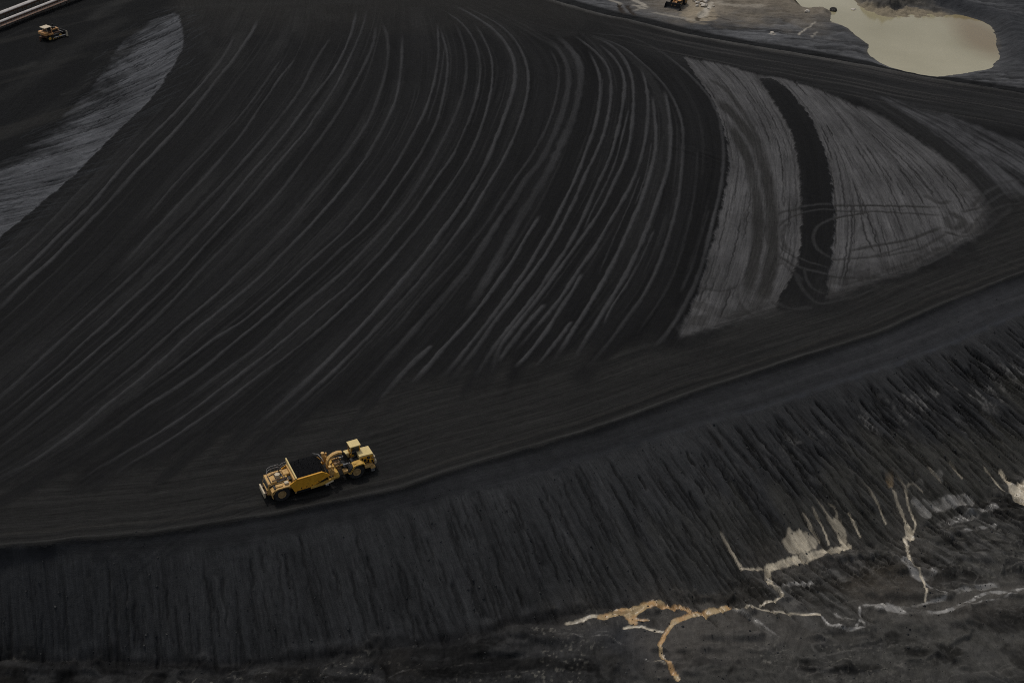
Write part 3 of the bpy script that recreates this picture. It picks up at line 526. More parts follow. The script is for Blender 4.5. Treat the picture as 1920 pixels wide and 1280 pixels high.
# outer margin: the same sheet carried on beyond the picture
def pad(a): return np.pad(a, ((1, 1), (1, 1)) + ((0, 0),)*(a.ndim-2), mode='edge')
PXs = np.r_[-700, xs, 700]; PYs = np.r_[-500, ys, 1500]
PX, PY = np.meshgrid(PXs, PYs)
hz = pad(h); Ap = pad(A); FLp = pad(np.stack([FU, FV, AMP], -1))
ny, nx = hz.shape
def build_zone(name, facemask, material, smoothing=True):
    iy, ix = np.nonzero(facemask)
    v0 = iy*nx+ix; quads = np.stack([v0, v0+1, v0+nx+1, v0+nx], -1)
    used = np.zeros(ny*nx, bool); used[quads.ravel()] = True
    remap = np.cumsum(used)-1; q = remap[quads].astype(np.int32); idx = np.nonzero(used)[0]
    me = bpy.data.meshes.new(name); n = len(idx)
    me.vertices.add(n); co = np.stack([PX.ravel()[idx], PY.ravel()[idx], hz.ravel()[idx]], -1).astype(np.float32)
    me.vertices.foreach_set('co', co.ravel())
    me.loops.add(q.size); me.loops.foreach_set('vertex_index', q.ravel())
    me.polygons.add(len(q)); me.polygons.foreach_set('loop_start', np.arange(0, q.size, 4, dtype=np.int32))
    me.polygons.foreach_set('use_smooth', np.ones(len(q), bool))
    me.update(calc_edges=True)
    a = me.attributes.new('albedo', 'FLOAT_COLOR', 'POINT')
    cc = np.ones((n, 4), np.float32); cc[:, :3] = Ap.reshape(-1, 3)[idx]; a.data.foreach_set('color', cc.ravel())
    a = me.attributes.new('flow', 'FLOAT_VECTOR', 'POINT'); a.data.foreach_set('vector', FLp.reshape(-1, 3)[idx].astype(np.float32).ravel())
    me.materials.append(material)
    o = bpy.data.objects.new(name, me); col.objects.link(o); o['kind'] = 'structure'
    return o
Z = np.zeros(VX.shape, int)                      # 0 ground 1 road 2 slope 3 pit floor 4 pond shore 5 stream
Z[(m_road > .5) | (road2 > .6)] = 1; Z[m_strip > .5] = 2; Z[m_pit > .5] = 3; Z[far > .5] = 4
Z[(np.maximum(m_org, np.maximum(m_crm, m_gry)) > .45) & (sd_toe > -1.0) & (m_pit > .4)] = 5
Zf = pad(Z)[:-1, :-1]
for i, nme in enumerate(['ground', 'haul_road', 'slope', 'pit_floor', 'pond_shore', 'stream']):
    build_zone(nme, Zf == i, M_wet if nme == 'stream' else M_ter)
def hat(x, y):
    """terrain height at a ground point"""
    i = int(np.clip(np.searchsorted(ys, y)-1, 0, len(ys)-2)); j = int(np.clip((x-xs[0])/RS, 0, len(xs)-2))
    ty = (y-ys[i])/(ys[i+1]-ys[i]); tx = (x-xs[j])/RS
    return float((h[i, j]*(1-tx)+h[i, j+1]*tx)*(1-ty)+(h[i+1, j]*(1-tx)+h[i+1, j+1]*tx)*ty)
# ------------------------------------------------------------------ object helpers
class MB:
    def __init__(s): s.v = []; s.f = []
    def add(s, vs, fs):
        n = len(s.v); s.v += [tuple(map(float, v)) for v in vs]; s.f += [tuple(i+n for i in f) for f in fs]; return s
    def box(s, x0, x1, y0, y1, z0, z1, c=0.0):
        if c <= 0:
            vs = [(x, y, z) for z in (z0, z1) for y in (y0, y1) for x in (x0, x1)]
            return s.add(vs, [(0, 2, 3, 1), (4, 5, 7, 6), (0, 1, 5, 4), (2, 6, 7, 3), (0, 4, 6, 2), (1, 3, 7, 5)])
        def ring(d, z): return [(x0+d+c, y0+d, z), (x1-d-c, y0+d, z), (x1-d, y0+d+c, z), (x1-d, y1-d-c, z), (x1-d-c, y1-d, z), (x0+d+c, y1-d, z), (x0+d, y1-d-c, z), (x0+d, y0+d+c, z)]
        vs = ring(c, z0)+ring(0, z0+c)+ring(0, z1-c)+ring(c, z1)
        fs = [tuple(range(7, -1, -1)), tuple(range(24, 32))]
        for k in range(3):
            for i in range(8): fs.append((k*8+i, k*8+(i+1) % 8, k*8+8+(i+1) % 8, k*8+8+i))
        return s.add(vs, fs)
    def prism(s, poly, y0, y1):
        """polygon in xz extruded along y"""
        n = len(poly); vs = [(x, y0, z) for x, z in poly]+[(x, y1, z) for x, z in poly]
        return s.add(vs, [tuple(range(n)), tuple(range(2*n-1, n-1, -1))]+[(i, n+i, n+(i+1) % n, (i+1) % n) for i in range(n)])
    def hexa(s, b, t):
        return s.add(list(b)+list(t), [(3, 2, 1, 0), (4, 5, 6, 7), (0, 1, 5, 4), (1, 2, 6, 5), (2, 3, 7, 6), (3, 0, 4, 7)])
    def tube(s, pts, r, n=10, r2=None):
        P = [np.array(p, float) for p in pts]; m = len(P); rr = np.linspace(r, r if r2 is None else r2, m)
        vs = []; 
        for i, p in enumerate(P):
            t = P[min(i+1, m-1)]-P[max(i-1, 0)]; t /= np.linalg.norm(t)+1e-9
            a = np.cross(t, (0, 0, 1.0)); 
            if np.linalg.norm(a) < 1e-3: a = np.array((1.0, 0, 0))
            a /= np.linalg.norm(a); b = np.cross(t, a)
            for k in range(n):
                q = 2*math.pi*k/n; vs.append(p+rr[i]*(math.cos(q)*a+math.sin(q)*b))
        fs = [(i*n+k, i*n+(k+1) % n, (i+1)*n+(k+1) % n, (i+1)*n+k) for i in range(m-1) for k in range(n)]
        fs += [tuple(range(n-1, -1, -1)), tuple(range((m-1)*n, m*n))]
        return s.add(vs, fs)
    def beam(s, pts, w, hh):
        """rectangular beam along a path in the xz plane, width w along y"""
        P = [np.array(p, float) for p in pts]; m = len(P); vs = []
        for i, p in enumerate(P):
            t = P[min(i+1, m-1)]-P[max(i-1, 0)]; t /= np.linalg.norm(t); nn = np.array((-t[2], 0, t[0])); sd = np.array((0, 1.0, 0))
            for (a, b) in ((-1, -1), (1, -1), (1, 1), (-1, 1)): vs.append(p+sd*a*w/2+nn*b*hh/2)
        fs = [(i*4+k, i*4+(k+1) % 4, i*4+4+(k+1) % 4, i*4+4+k) for i in range(m-1) for k in range(4)]
        return s.add(vs, fs+[(3, 2, 1, 0), tuple(range((m-1)*4, m*4))])
    def lathe(s, c, axis, prof, n=28):
        """prof: (radius, offset along axis 'y')"""
        vs = []; m = len(prof)
        for r, o in prof:
            for k in range(n):
                q = 2*math.pi*k/n; vs.append((c[0]+r*math.cos(q), c[1]+o, c[2]+r*math.sin(q)))
        fs = [(i*n+k, i*n+(k+1) % n, (i+1)*n+(k+1) % n, (i+1)*n+k) for i in range(m-1) for k in range(n)]
        if prof[0][0] > 1e-4: fs.append(tuple(range(n)))
        if prof[-1][0] > 1e-4: fs.append(tuple(range((m-1)*n, m*n)))
        return s.add(vs, fs)
    def build(s, name, m, parent=None, off=(0, 0, 0), sm=False):
        me = bpy.data.meshes.new(name); me.from_pydata([(v[0]-off[0], v[1]-off[1], v[2]-off[2]) for v in s.v], [], s.f)
        import bmesh
        bm = bmesh.new(); bm.from_mesh(me); bmesh.ops.recalc_face_normals(bm, faces=bm.faces); bm.to_mesh(me); bm.free()
        me.materials.append(m)
        if sm: me.polygons.foreach_set('use_smooth', [True]*len(me.polygons))
        o = bpy.data.objects.new(name, me); col.objects.link(o)
        if parent: o.parent = parent
        return o
def thing(name, label, cat, loc, rz=0, group=None):
    o = bpy.data.objects.new(name, None); col.objects.link(o); o.location = loc; o.rotation_euler = (0, 0, rz)
    return tag(o, label, cat, group)
def tag(o, label, cat, group=None):
    o['label'] = label; o['category'] = cat
    if group: o['group'] = group
    return o
def paint(name, c1, c2, rough=.6, spec=.3, scale=1.6, dirt=(.05, .04, .032), dirtamt=.5, metal=0.0):
    m, nt, b = mat(name); N = nt.nodes.new; L = nt.links.new
    tc = N('ShaderNodeTexCoord'); n = N('ShaderNodeTexNoise'); n.inputs['Scale'].default_value = scale; n.inputs['Detail'].default_value = 6; n.inputs['Roughness'].default_value = .65
    L(tc.outputs['Object'], n.inputs['Vector'])
    r = N('ShaderNodeValToRGB'); r.color_ramp.elements[0].position = .35; r.color_ramp.elements[0].color = (*c1, 1); r.color_ramp.elements[1].position = .68; r.color_ramp.elements[1].color = (*c2, 1)
    L(n.outputs['Fac'], r.inputs[0])
    n2_ = N('ShaderNodeTexNoise'); n2_.inputs['Scale'].default_value = scale*2.3; n2_.inputs['Detail'].default_value = 8; L(tc.outputs['Object'], n2_.inputs['Vector'])
    mr = N('ShaderNodeMapRange'); mr.inputs[1].default_value = .54; mr.inputs[2].default_value = .74; mr.inputs[4].default_value = dirtamt; L(n2_.outputs['Fac'], mr.inputs[0])
    mx = N('ShaderNodeMixRGB'); L(mr.outputs[0], mx.inputs[0]); L(r.outputs[0], mx.inputs[1]); mx.inputs[2].default_value = (*dirt, 1)
    L(mx.outputs[0], b.inputs['Base Color']); b.inputs['Roughness'].default_value = rough; b.inputs['Specular IOR Level'].default_value = spec; b.inputs['Metallic'].default_value = metal
    return m
M_yel = paint('dusty_yellow_paint', (.50, .28, .045), (.60, .37, .085), dirtamt=.45)
M_roof = paint('sun_bleached_yellow', (.60, .46, .19), (.66, .51, .23), scale=.8, dirtamt=.18)
M_side = paint('yellow_side_paint', (.60, .28, .02), (.68, .34, .028), scale=1.0, dirtamt=.3)
M_deck = paint('dusty_tan_paint', (.46, .26, .075), (.60, .38, .14), scale=2.2, dirtamt=.65)
M_blk = paint('black_steel', (.012, .012, .013), (.025, .024, .023), dirtamt=.2)
M_grey = paint('worn_steel', (.16, .15, .14), (.30, .29, .28), dirtamt=.35, spec=.5)
M_pale = paint('pale_dusty_steel', (.46, .38, .26), (.58, .49, .35), dirtamt=.4)
M_rub = paint('tyre_rubber', (.018, .017, .017), (.035, .032, .03), rough=.9, dirtamt=.4, dirt=(.05, .045, .04))
M_rim = paint('dusty_rim', (.30, .19, .08), (.42, .28, .12), dirtamt=.4)
M_rust = paint('rusty_frame', (.07, .035, .02), (.14, .075, .045), dirtamt=.5)
M_org = paint('orange_brown_paint', (.42, .19, .055), (.62, .36, .16), dirtamt=.6, scale=1.4)
M_glass = paint('dark_glass', (.02, .022, .025), (.03, .033, .036), rough=.15, spec=.5, dirtamt=.1)
M_coal = paint('loose_coal', (.006, .006, .0065), (.010, .010, .011), rough=.95, spec=.06, scale=5, dirtamt=.2, dirt=(.013, .013, .013))
M_rock = paint('pale_rock', (.42, .37, .30), (.60, .55, .47), scale=.9, dirtamt=.4)
M_drk = paint('dark_rock', (.02, .018, .016), (.05, .045, .038), scale=.9, dirtamt=.3)
M_chr = paint('bright_cylinder_rod', (.60, .57, .52), (.66, .63, .58), rough=.4, spec=.5, dirtamt=.1)
M_roofw = paint('pale_belt_cover', (.36, .33, .31), (.46, .43, .40), scale=.7, dirtamt=.3)
M_conc = paint('concrete', (.32, .31, .29), (.42, .41, .39), dirtamt=.3)
# ------------------------------------------------------------------ wheel scraper
RW = (-29.689, 121.315); TH = R(26.42); CO = (5.6, 1.85, 0)
def sloc(x, y):
    c, s = math.cos(TH), math.sin(TH); return RW[0]+x*c-y*s, RW[1]+x*s+y*c
bx_, by_ = sloc(CO[0], CO[1]); SZ = max(hat(*sloc(0, .4)), hat(*sloc(10.2, .4)), hat(*sloc(0, 3.3)), hat(*sloc(10.2, 3.3)))-.04
sc = thing('wheel_scraper', 'large yellow wheel tractor scraper loaded with black coal driving on the haul road', 'scraper', (bx_, by_, SZ), TH)
def B(mb, name, m, parent=sc, sm=False): return mb.build(name, m, parent, CO, sm)
def tyre(x, y0, y1, r):
    sgn = 1 if y1 > y0 else -1; w = abs(y1-y0)
    t = MB().lathe((x, y0, r), 'y', [(r*.5, sgn*.10*w), (r*.62, sgn*.02*w), (r*.88, 0), (r*.97, sgn*.08*w), (r, sgn*.2*w), (r, sgn*.8*w), (r*.97, sgn*.92*w), (r*.88, sgn*w), (r*.55, sgn*.97*w)], 36)
    for k in range(22):
        q = 2*math.pi*k/22; c, s = math.cos(q), math.sin(q)
        for (a0, a1, ph) in ((.08, .5, 0), (.5, .92, .14)):
            c0, s0 = math.cos(q+ph), math.sin(q+ph); c1, s1 = math.cos(q+ph+.11), math.sin(q+ph+.11)
            ra, rb = r*.98, r*1.035; ya, yb = y0+sgn*a0*w, y0+sgn*a1*w
            t.hexa([(x+c0*ra, ya, r+s0*ra), (x+c1*ra, ya, r+s1*ra), (x+c1*ra, yb, r+s1*ra), (x+c0*ra, yb, r+s0*ra)],
                   [(x+c0*rb, ya, r+s0*rb), (x+c1*rb, ya, r+s1*rb), (x+c1*rb, yb, r+s1*rb), (x+c0*rb, yb, r+s0*rb)])
    rim = MB().lathe((x, y0, r), 'y', [(0.02, sgn*-.02*w), (r*.17, sgn*-.01*w), (r*.2, sgn*.06*w), (r*.38, sgn*.10*w), (r*.42, sgn*.02*w), (r*.50, sgn*.0*w), (r*.52, sgn*.03*w), (r*.52, sgn*.5*w)], 28)
    for k in range(10):
        q = 2*math.pi*k/10; rim.tube([(x+r*.27*math.cos(q), y0+sgn*.1*w, r+r*.27*math.sin(q)), (x+r*.27*math.cos(q), y0+sgn*.03*w, r+r*.27*math.sin(q))], .035, 6)
    return t, rim
for (x, y0, y1) in ((0, .02, .95), (0, 3.68, 2.75), (10.26, .02, .95), (10.26, 3.68, 2.75)):
    t, rim = tyre(x, y0, y1, 1.08); w = B(t, 'wheel', M_rub); B(rim, 'rim', M_rim, w)
# rear unit
B(MB().box(-1.7, 1.9, 1.0, 2.7, .75, 1.75, .05).box(-.25, .25, .9, 2.8, .75, 1.4), 'rear_frame', M_deck)
dk_ = MB().box(-1.05, 1.35, 1.05, 2.95, 1.75, 2.3, .05).box(-.95, -.25, 1.1, 2.85, 2.3, 2.62, .04).box(.95, 1.75, 2.0, 3.1, 2.2, 2.62, .06)
deck = B(dk_, 'engine_deck', M_deck)
B(MB().tube([(.15, 2.1, 2.3), (.15, 2.1, 2.95)], .34, 16).box(-.2, .5, 1.75, 2.45, 2.3, 2.5, .04), 'air_cleaner', M_pale, deck)
B(MB().box(-.2, 1.25, 1.2, 1.55, 2.3, 2.36).box(-.25, -.1, 1.3, 2.7, 2.3, 2.4).box(.6, .85, 1.7, 2.8, 2.3, 2.42).box(-1.02, .9, .98, 1.06, 1.9, 2.25), 'engine_bay', M_blk, deck)
for e_ in ((-1.06, -.96, 1.3, 2.8, 2.3, 2.58), (-.24, -.12, 1.2, 2.8, 2.31, 2.5), (.92, 1.02, 1.2, 1.9, 2.31, 2.55), (1.36, 1.7, 1.15, 1.9, 1.8, 2.3), (-.15, .5, 2.6, 2.9, 2.31, 2.45), (-1.3, -.7, .98, 1.3, 1.76, 2.1)): B(MB().box(*e_), 'gap_shade', M_blk, deck)  # added black boxes put the shade of deck gaps into colour
B(MB().tube([(-.8, 1.3, 2.7), (-.1, 1.35, 2.75), (.5, 1.3, 2.6), (1.2, 1.5, 2.5)], .06, 8), 'pipe', M_rust, deck); B(MB().tube([(-.9, 2.5, 2.68), (.0, 2.75, 2.7), (.9, 2.7, 2.7)], .06, 8), 'pipe', M_rust, deck)
B(MB().tube([(.55, 2.6, 2.3), (.55, 2.6, 3.15), (.45, 2.6, 3.3)], .09, 10), 'exhaust_pipe', M_blk, deck)
for (a, b, c, d) in ((-.1, .3, 2.55, 2.85), (.9, 1.3, 1.6, 1.95), (.35, .7, 1.62, 1.9)):
    B(MB().box(a, b, c, d, 2.3, 2.52, .03), 'hatch', M_yel, deck)
B(MB().hexa([(-1.75, .95, 1.0), (-1.2, .95, 1.0), (-1.2, 3.25, 1.0), (-1.75, 3.25, 1.0)], [(-1.35, 1.15, 2.45), (-1.0, 1.15, 2.45), (-1.0, 3.3, 2.45), (-1.35, 3.3, 2.45)]), 'radiator_guard', M_deck)
gr_ = MB()
for k in range(6): gr_.hexa([(-1.80+.062*k, 1.2, 1.1+.22*k), (-1.70+.062*k, 1.2, 1.1+.22*k), (-1.70+.062*k, 3.05, 1.1+.22*k), (-1.80+.062*k, 3.05, 1.1+.22*k)], [(-1.77+.062*k, 1.2, 1.2+.22*k), (-1.68+.062*k, 1.2, 1.2+.22*k), (-1.68+.062*k, 3.05, 1.2+.22*k), (-1.77+.062*k, 3.05, 1.2+.22*k)])
B(gr_, 'radiator_grille', M_blk)
def fender(x0, x1, ztop, drop_r, y0, y1, front=False):
    m = MB(); th = .06
    P = [(x0, .95), (x0+.06, 1.9), (x0+.35, ztop-.12), (x0+.8, ztop), (x1-.3, ztop), (x1, ztop-.15)]
    if front: P = [(x0, 1.15), (x0+.35, 1.6), (x0+.75, ztop-.1), (x0+1.1, ztop), (x1-.35, ztop+.02), (x1, ztop-.3)]
    poly = P+[(a+(.05 if i == 0 else 0), b-th-.02) for i, (a, b) in reversed(list(enumerate(P)))]
    return m.prism(poly, y0, y1)
f1_ = fender(-1.25, 1.5, 2.2, 0, .0, 1.0).box(-1.27, -1.2, -.02, .95, .85, 1.9).prism([(-1.2, 1.55), (-1.0, 1.95), (-.6, 2.16), (1.3, 2.16), (1.5, 2.0), (1.1, 1.95), (.6, 2.06), (-.5, 2.04), (-.9, 1.8), (-1.1, 1.45)], -.03, .02)
B(f1_, 'fender', M_deck)
B(fender(-1.25, 1.5, 2.2, 0, 2.72, 3.72), 'fender', M_deck)
B(MB().box(.6, 1.15, .35, .85, 2.2, 2.5, .03), 'tool_box', M_pale); B(MB().box(-.6, .3, .3, .8, 2.2, 2.34, .03), 'hatch', M_deck); B(MB().box(-.9, -.65, .15, .9, 2.18, 2.3, .03), 'gap_shade', M_blk)  # last box: gap shade put into a black block
B(MB().box(-2.2, -1.98, .75, 2.95, .75, 1.55, .04), 'push_block', M_pale)
B(MB().box(-2.0, -1.3, 1.0, 1.25, .85, 1.3).box(-2.0, -1.3, 2.45, 2.7, .85, 1.3).box(-2.0, -1.3, 1.2, 2.5, .8, .95), 'push_frame', M_rust)
hr = MB()
for zz in (2.75, 3.15): hr.tube([(-1.0, 3.2, zz-.6), (-.75, 3.62, zz-.12), (-.3, 3.72, zz), (.75, 3.72, zz), (.95, 3.6, zz-.2), (1.3, 3.72, zz), (2.0, 3.72, zz+.05)], .035, 6)
for xx in (-.3, .3, .75, 1.4): hr.tube([(xx, 3.72, 2.15), (xx, 3.72, 3.15)], .03, 6)
B(hr, 'handrail', M_grey)
# bowl
side_p = [(1.12, 2.35), (1.62, 1.12), (3.95, 1.12), (6.45, 2.05), (6.3, 2.3), (5.6, 2.86), (2.15, 2.86)]
bw = MB().prism(side_p, -.04, .10).prism(side_p, 3.6, 3.74)
bw.prism([(2.15, 2.80), (5.6, 2.80), (5.6, 2.9), (2.15, 2.9)], -.08, .14).prism([(1.62, 1.06), (3.95, 1.06), (3.95, 1.16), (1.62, 1.16)], -.1, .02).prism([(3.95, 1.06), (6.45, 1.99), (6.45, 2.1), (3.95, 1.17)], -.1, .02)
bowl = B(bw, 'bowl', M_side)
lw = MB().prism([(1.7, .5), (6.1, .32), (6.2, .6), (6.0, 2.3), (1.5, 2.4)], .18, .3).prism([(1.7, .5), (6.1, .32), (6.2, .6), (6.0, 2.3), (1.5, 2.4)], 3.4, 3.52).box(1.7, 6.0, .3, 3.4, .42, .55)
for xx in (2.2, 3.0, 3.8, 4.6, 5.4): lw.box(xx, xx+.12, .1, .2, .6, 1.15)
B(lw, 'bowl_floor', M_blk, bowl)
B(MB().box(1.75, 1.95, .12, 3.6, .6, 2.9), 'ejector', M_deck, bowl)
for (xx, zz) in ((4.05, 1.3), (5.0, 1.6), (2.6, 1.3), (3.3, 1.3)): B(MB().tube([(xx, -.07, zz), (xx, -.02, zz)], .08, 8), 'bolt', M_blk, bowl)
B(MB().hexa([(2.0, -.02, 2.95), (2.2, -.02, 2.95), (2.08, 3.98, 2.95), (1.88, 3.98, 2.95)], [(2.02, .02, 3.08), (2.18, .02, 3.08), (2.06, 3.98, 3.62), (1.9, 3.98, 3.62)]), 'spill_guard', M_roof)
B(MB().prism([(5.75, 2.4), (6.35, 1.9), (6.6, 1.1), (6.35, .4), (6.2, .42), (6.42, 1.1), (6.2, 1.8), (5.65, 2.3)], .2, 3.5), 'apron', M_yel)
B(MB().box(5.9, 6.35, .2, 3.5, .2, .34), 'cutting_edge', M_grey)
B(MB().tube([(5.6, 4.0, 3.05), (6.2, 3.62, 3.0), (6.35, 3.35, 2.95)], .045, 6).tube([(6.2, 3.62, 3.0), (6.45, 2.7, 2.85), (6.5, 2.3, 2.6)], .045, 6), 'guard_rail', M_grey)
for (y, dz) in ((.35, 0), (3.3, .12)):
    m = MB().box(6.55, 7.25, y-.22, y+.22, 1.6, 2.5+dz, .06).tube([(6.75, y, 2.3), (6.75, y, 3.05+dz)], .2, 12).tube([(7.1, y+.15, 2.2), (7.25, y+.15, 2.85+dz)], .14, 10).box(6.6, 7.0, y-.3, y-.12, 2.2, 2.75+dz, .04)
    lc = B(m, 'lift_cylinder', M_deck)
    B(MB().tube([(6.75, y, 3.05+dz), (6.75, y, 3.14+dz)], .23, 12), 'cylinder_cap', M_deck, lc); B(MB().tube([(7.1, y+.15, 2.0), (6.9, y+.1, 1.2)], .07, 8), 'cylinder_rod', M_chr, lc)
for y in (-.02, 3.72):
    m = MB().beam([(3.8, y, .95), (5.6, y, 1.0), (6.8, y, 1.25), (7.5, y, 1.55)], .26, .36).tube([(7.5, y-.16, 1.55), (7.5, y+.16, 1.55)], .3, 16).tube([(7.0, y-.05, 1.42), (7.75, y-.05, 1.62)], .17, 10)
    B(m, 'draft_arm', M_yel)
B(MB().tube([(5.8, -.12, .75), (6.9, -.12, 1.05)], .13, 10), 'arm_guard', M_pale)
B(MB().tube([(7.45, -.05, 1.75), (7.45, 3.75, 1.75)], .34, 18), 'draft_tube', M_yel)
gn = B(MB().beam([(6.85, 1.9, 1.7), (6.86, 1.9, 2.35), (7.0, 1.95, 2.9), (7.35, 2.0, 3.3), (7.9, 2.05, 3.52), (8.5, 2.1, 3.55), (9.0, 2.1, 3.4)], .5, .3), 'gooseneck', M_deck)
B(MB().beam([(9.0, 2.1, 3.38), (9.4, 2.1, 2.9), (9.5, 2.1, 1.7)], .44, .3), 'hitch_post', M_blk, gn)  # front end of the gooseneck, coloured black
M_brn = paint('linkage_brown', (.16, .085, .035), (.30, .18, .08), dirtamt=.5)  # darker brown than the deck, for the hitch linkage alone
B(MB().beam([(7.3, 1.55, 1.8), (7.25, 1.55, 2.4), (7.6, 1.55, 2.7), (8.3, 1.55, 2.6)], .1, .2).box(7.7, 8.6, 1.4, 2.3, 1.6, 2.2, .06).box(7.9, 8.4, .9, 1.5, 1.5, 1.9, .05), 'hitch_linkage', M_brn)
for y in (1.15, 2.75):
    stc = B(MB().tube([(7.75, y, 2.15), (8.75, y, 2.1)], .115, 12), 'steering_cylinder', M_deck); B(MB().tube([(8.7, y, 2.1), (9.75, y, 2.05)], .07, 10), 'cylinder_rod', M_chr, stc)
hs = MB()
for k in range(6):
    y = .95+k*.3; hs.tube([(8.0, y, 2.1), (8.6, y+.1, 2.7+.08*(k % 3)), (9.4, y, 2.35), (9.9, y-.1, 1.9)], .035, 6)
B(hs, 'hydraulic_hose', M_blk)
# tractor
B(MB().box(8.9, 13.0, 1.05, 2.65, .7, 1.55).box(9.9, 10.6, .9, 2.8, .8, 1.35).box(9.2, 11.1, .95, 2.4, 1.55, 1.72), 'tractor_frame', M_blk)
eng = MB().box(9.9, 10.9, 1.1, 1.9, 1.72, 2.2, .05).tube([(9.6, 2.55, 1.7), (9.6, 2.55, 2.5)], .3, 14).tube([(10.05, 1.3, 2.2), (10.9, 1.3, 2.25)], .1, 8).tube([(10.2, 1.7, 2.2), (10.9, 1.75, 2.5)], .08, 8).box(10.7, 11.05, 1.9, 2.1, 1.7, 2.5)
B(eng, 'transmission', M_blk)
hood = B(MB().hexa([(11.05, .95, 1.55), (13.0, .95, 1.55), (13.0, 2.75, 1.55), (11.05, 2.75, 1.55)], [(11.05, .95, 2.78), (12.95, .95, 2.66), (12.95, 2.75, 2.66), (11.05, 2.75, 2.78)]), 'hood', M_roof)
hp = MB().box(11.2, 12.9, .88, .96, 1.6, 2.5).box(12.3, 12.9, .6, .95, 1.5, 2.1, .04)
B(hp, 'side_panel', M_side, hood)
B(MB().tube([(12.25, .86, 2.3), (12.25, .80, 2.3)], .2, 16).tube([(12.25, .8, 2.3), (12.25, .62, 2.35)], .12, 10), 'air_intake', M_blk, hood)
for e_ in ((11.6, 11.95, .84, .9, 1.7, 2.15), (12.55, 12.8, .56, .62, 1.6, 1.95), (12.1, 12.3, .84, .9, 1.65, 1.95), (11.3, 11.5, .84, .9, 1.65, 2.4)): B(MB().box(*e_), 'engine_opening', M_blk, hood)
B(MB().tube([(12.5, .84, 1.9), (12.75, .7, 2.2), (12.95, .7, 2.2)], .08, 8), 'exhaust_pipe', M_rust, hood)
gl_ = MB()
for k in range(7): gl_.box(13.0, 13.06, 1.05+k*.24, 1.15+k*.24, 1.6, 2.55)
B(gl_, 'grille', M_blk, hood)
for y in (1.2, 2.5): B(MB().tube([(13.03, y, 1.75), (13.12, y, 1.75)], .13, 12), 'headlight', M_pale, hood)
B(MB().box(13.05, 13.35, .85, 2.75, .85, 1.5, .06).box(13.05, 13.3, 1.1, 2.5, 1.5, 1.95, .06), 'front_bumper', M_pale)
cab = B(MB().box(10.3, 11.6, 2.1, 3.35, 1.55, 2.45, .04).tube([(10.36, 2.16, 2.4), (10.36, 2.16, 3.7)], .06, 6).tube([(11.54, 2.16, 2.4), (11.54, 2.16, 3.7)], .06, 6).tube([(10.36, 3.29, 2.4), (10.36, 3.29, 3.7)], .06, 6).tube([(11.54, 3.29, 2.4), (11.54, 3.29, 3.7)], .06, 6), 'cab', M_side)
B(MB().box(10.2, 11.72, 1.98, 3.45, 3.68, 3.82, .04), 'cab_roof', M_roof, cab)
for (a, b, c, d) in ((10.4, 11.5, 2.13, 2.15), (10.4, 11.5, 3.29, 3.31), (10.33, 10.35, 2.2, 3.25), (11.55, 11.57, 2.2, 3.25)): B(MB().box(a, b, c, d, 2.45, 3.66), 'window', M_glass, cab)
B(MB().box(10.5, 11.0, 2.5, 2.95, 2.46, 2.6).box(10.45, 10.6, 2.5, 2.95, 2.5, 3.1), 'seat', M_blk, cab)
B(MB().box(9.6, 10.25, 2.6, 3.5, 1.7, 2.5, .08).box(9.5, 9.9, 2.3, 2.7, 2.3, 2.75, .05), 'hydraulic_tank', M_roof)
B(MB().tube([(10.25, 2.0, 1.9), (10.25, 1.95, 3.0), (11.0, 1.95, 3.0), (11.0, 1.95, 2.0)], .03, 6), 'handrail', M_grey)
B(fender(9.15, 11.5, 2.25, 0, .0, 1.0, True).prism([(9.3, 1.1), (9.62, 1.55), (9.95, 2.1), (10.25, 2.22), (11.2, 2.22), (11.5, 1.9), (11.2, 2.1), (10.3, 2.1), (10.0, 1.95), (9.7, 1.5), (9.4, 1.05)], -.03, .03).box(9.98, 10.5, .3, .7, 2.2, 2.33, .03), 'fender', M_yel)
B(fender(9.15, 11.5, 2.25, 0, 2.75, 3.72, True), 'fender', M_yel)
B(MB().box(8.55, 9.25, .45, 1.2, 1.15, 1.45, .04).box(8.6, 9.1, .5, 1.1, 1.0, 1.16), 'battery_box', M_deck)
B(MB().box(11.5, 12.7, .35, 1.0, .95, 1.35, .04).box(12.3, 12.95, .3, .95, .7, .97), 'side_step', M_deck)
for k in range(3): B(MB().box(12.35, 12.8, .25, .6, .3+.16*k, .34+.16*k), 'ladder_rung', M_grey)
# coal in the bowl
cm = MB(); NXc, NYc = 44, 38; g = []
for j in range(NYc+1):
    for i in range(NXc+1):
        u = i/NXc; v = j/NYc; x = 1.95+u*4.3; y = .10+v*3.78
        e = min(min(u, 1-u)*4, min(v, 1-v)*4, 1.0)
        z = 2.72+.22*v+.3*math.sin(math.pi*min(max(u*1.02, 0), 1))**.8*math.sin(math.pi*v)**.5+.07*(random.random()-.5)*e-(.6*max(0, (u-.84)/.16))-.35*max(0, (v-.95)/.05)
        g.append((x, y, z))
base = len(g)
cm.add(g, [(j*(NXc+1)+i, j*(NXc+1)+i+1, (j+1)*(NXc+1)+i+1, (j+1)*(NXc+1)+i) for j in range(NYc) for i in range(NXc)])
for k in range(140):
    u, v = random.random(), random.random(); x = 2.1+u*3.8; y = .2+v*3.3; r = random.uniform(.03, .08)
    i = int((x-1.95)/4.3*NXc); j = int((y-.1)/3.78*NYc); z = g[j*(NXc+1)+i][2]
    cm.hexa([(x-r, y-r, z-.03), (x+r, y-r*.7, z-.03), (x+r*.8, y+r, z-.03), (x-r, y+r, z-.03)], [(x-r*.5, y-r*.5, z+r), (x+r*.6, y-r*.4, z+r*.8), (x+r*.4, y+r*.6, z+r), (x-r*.6, y+r*.3, z+r*.7)])
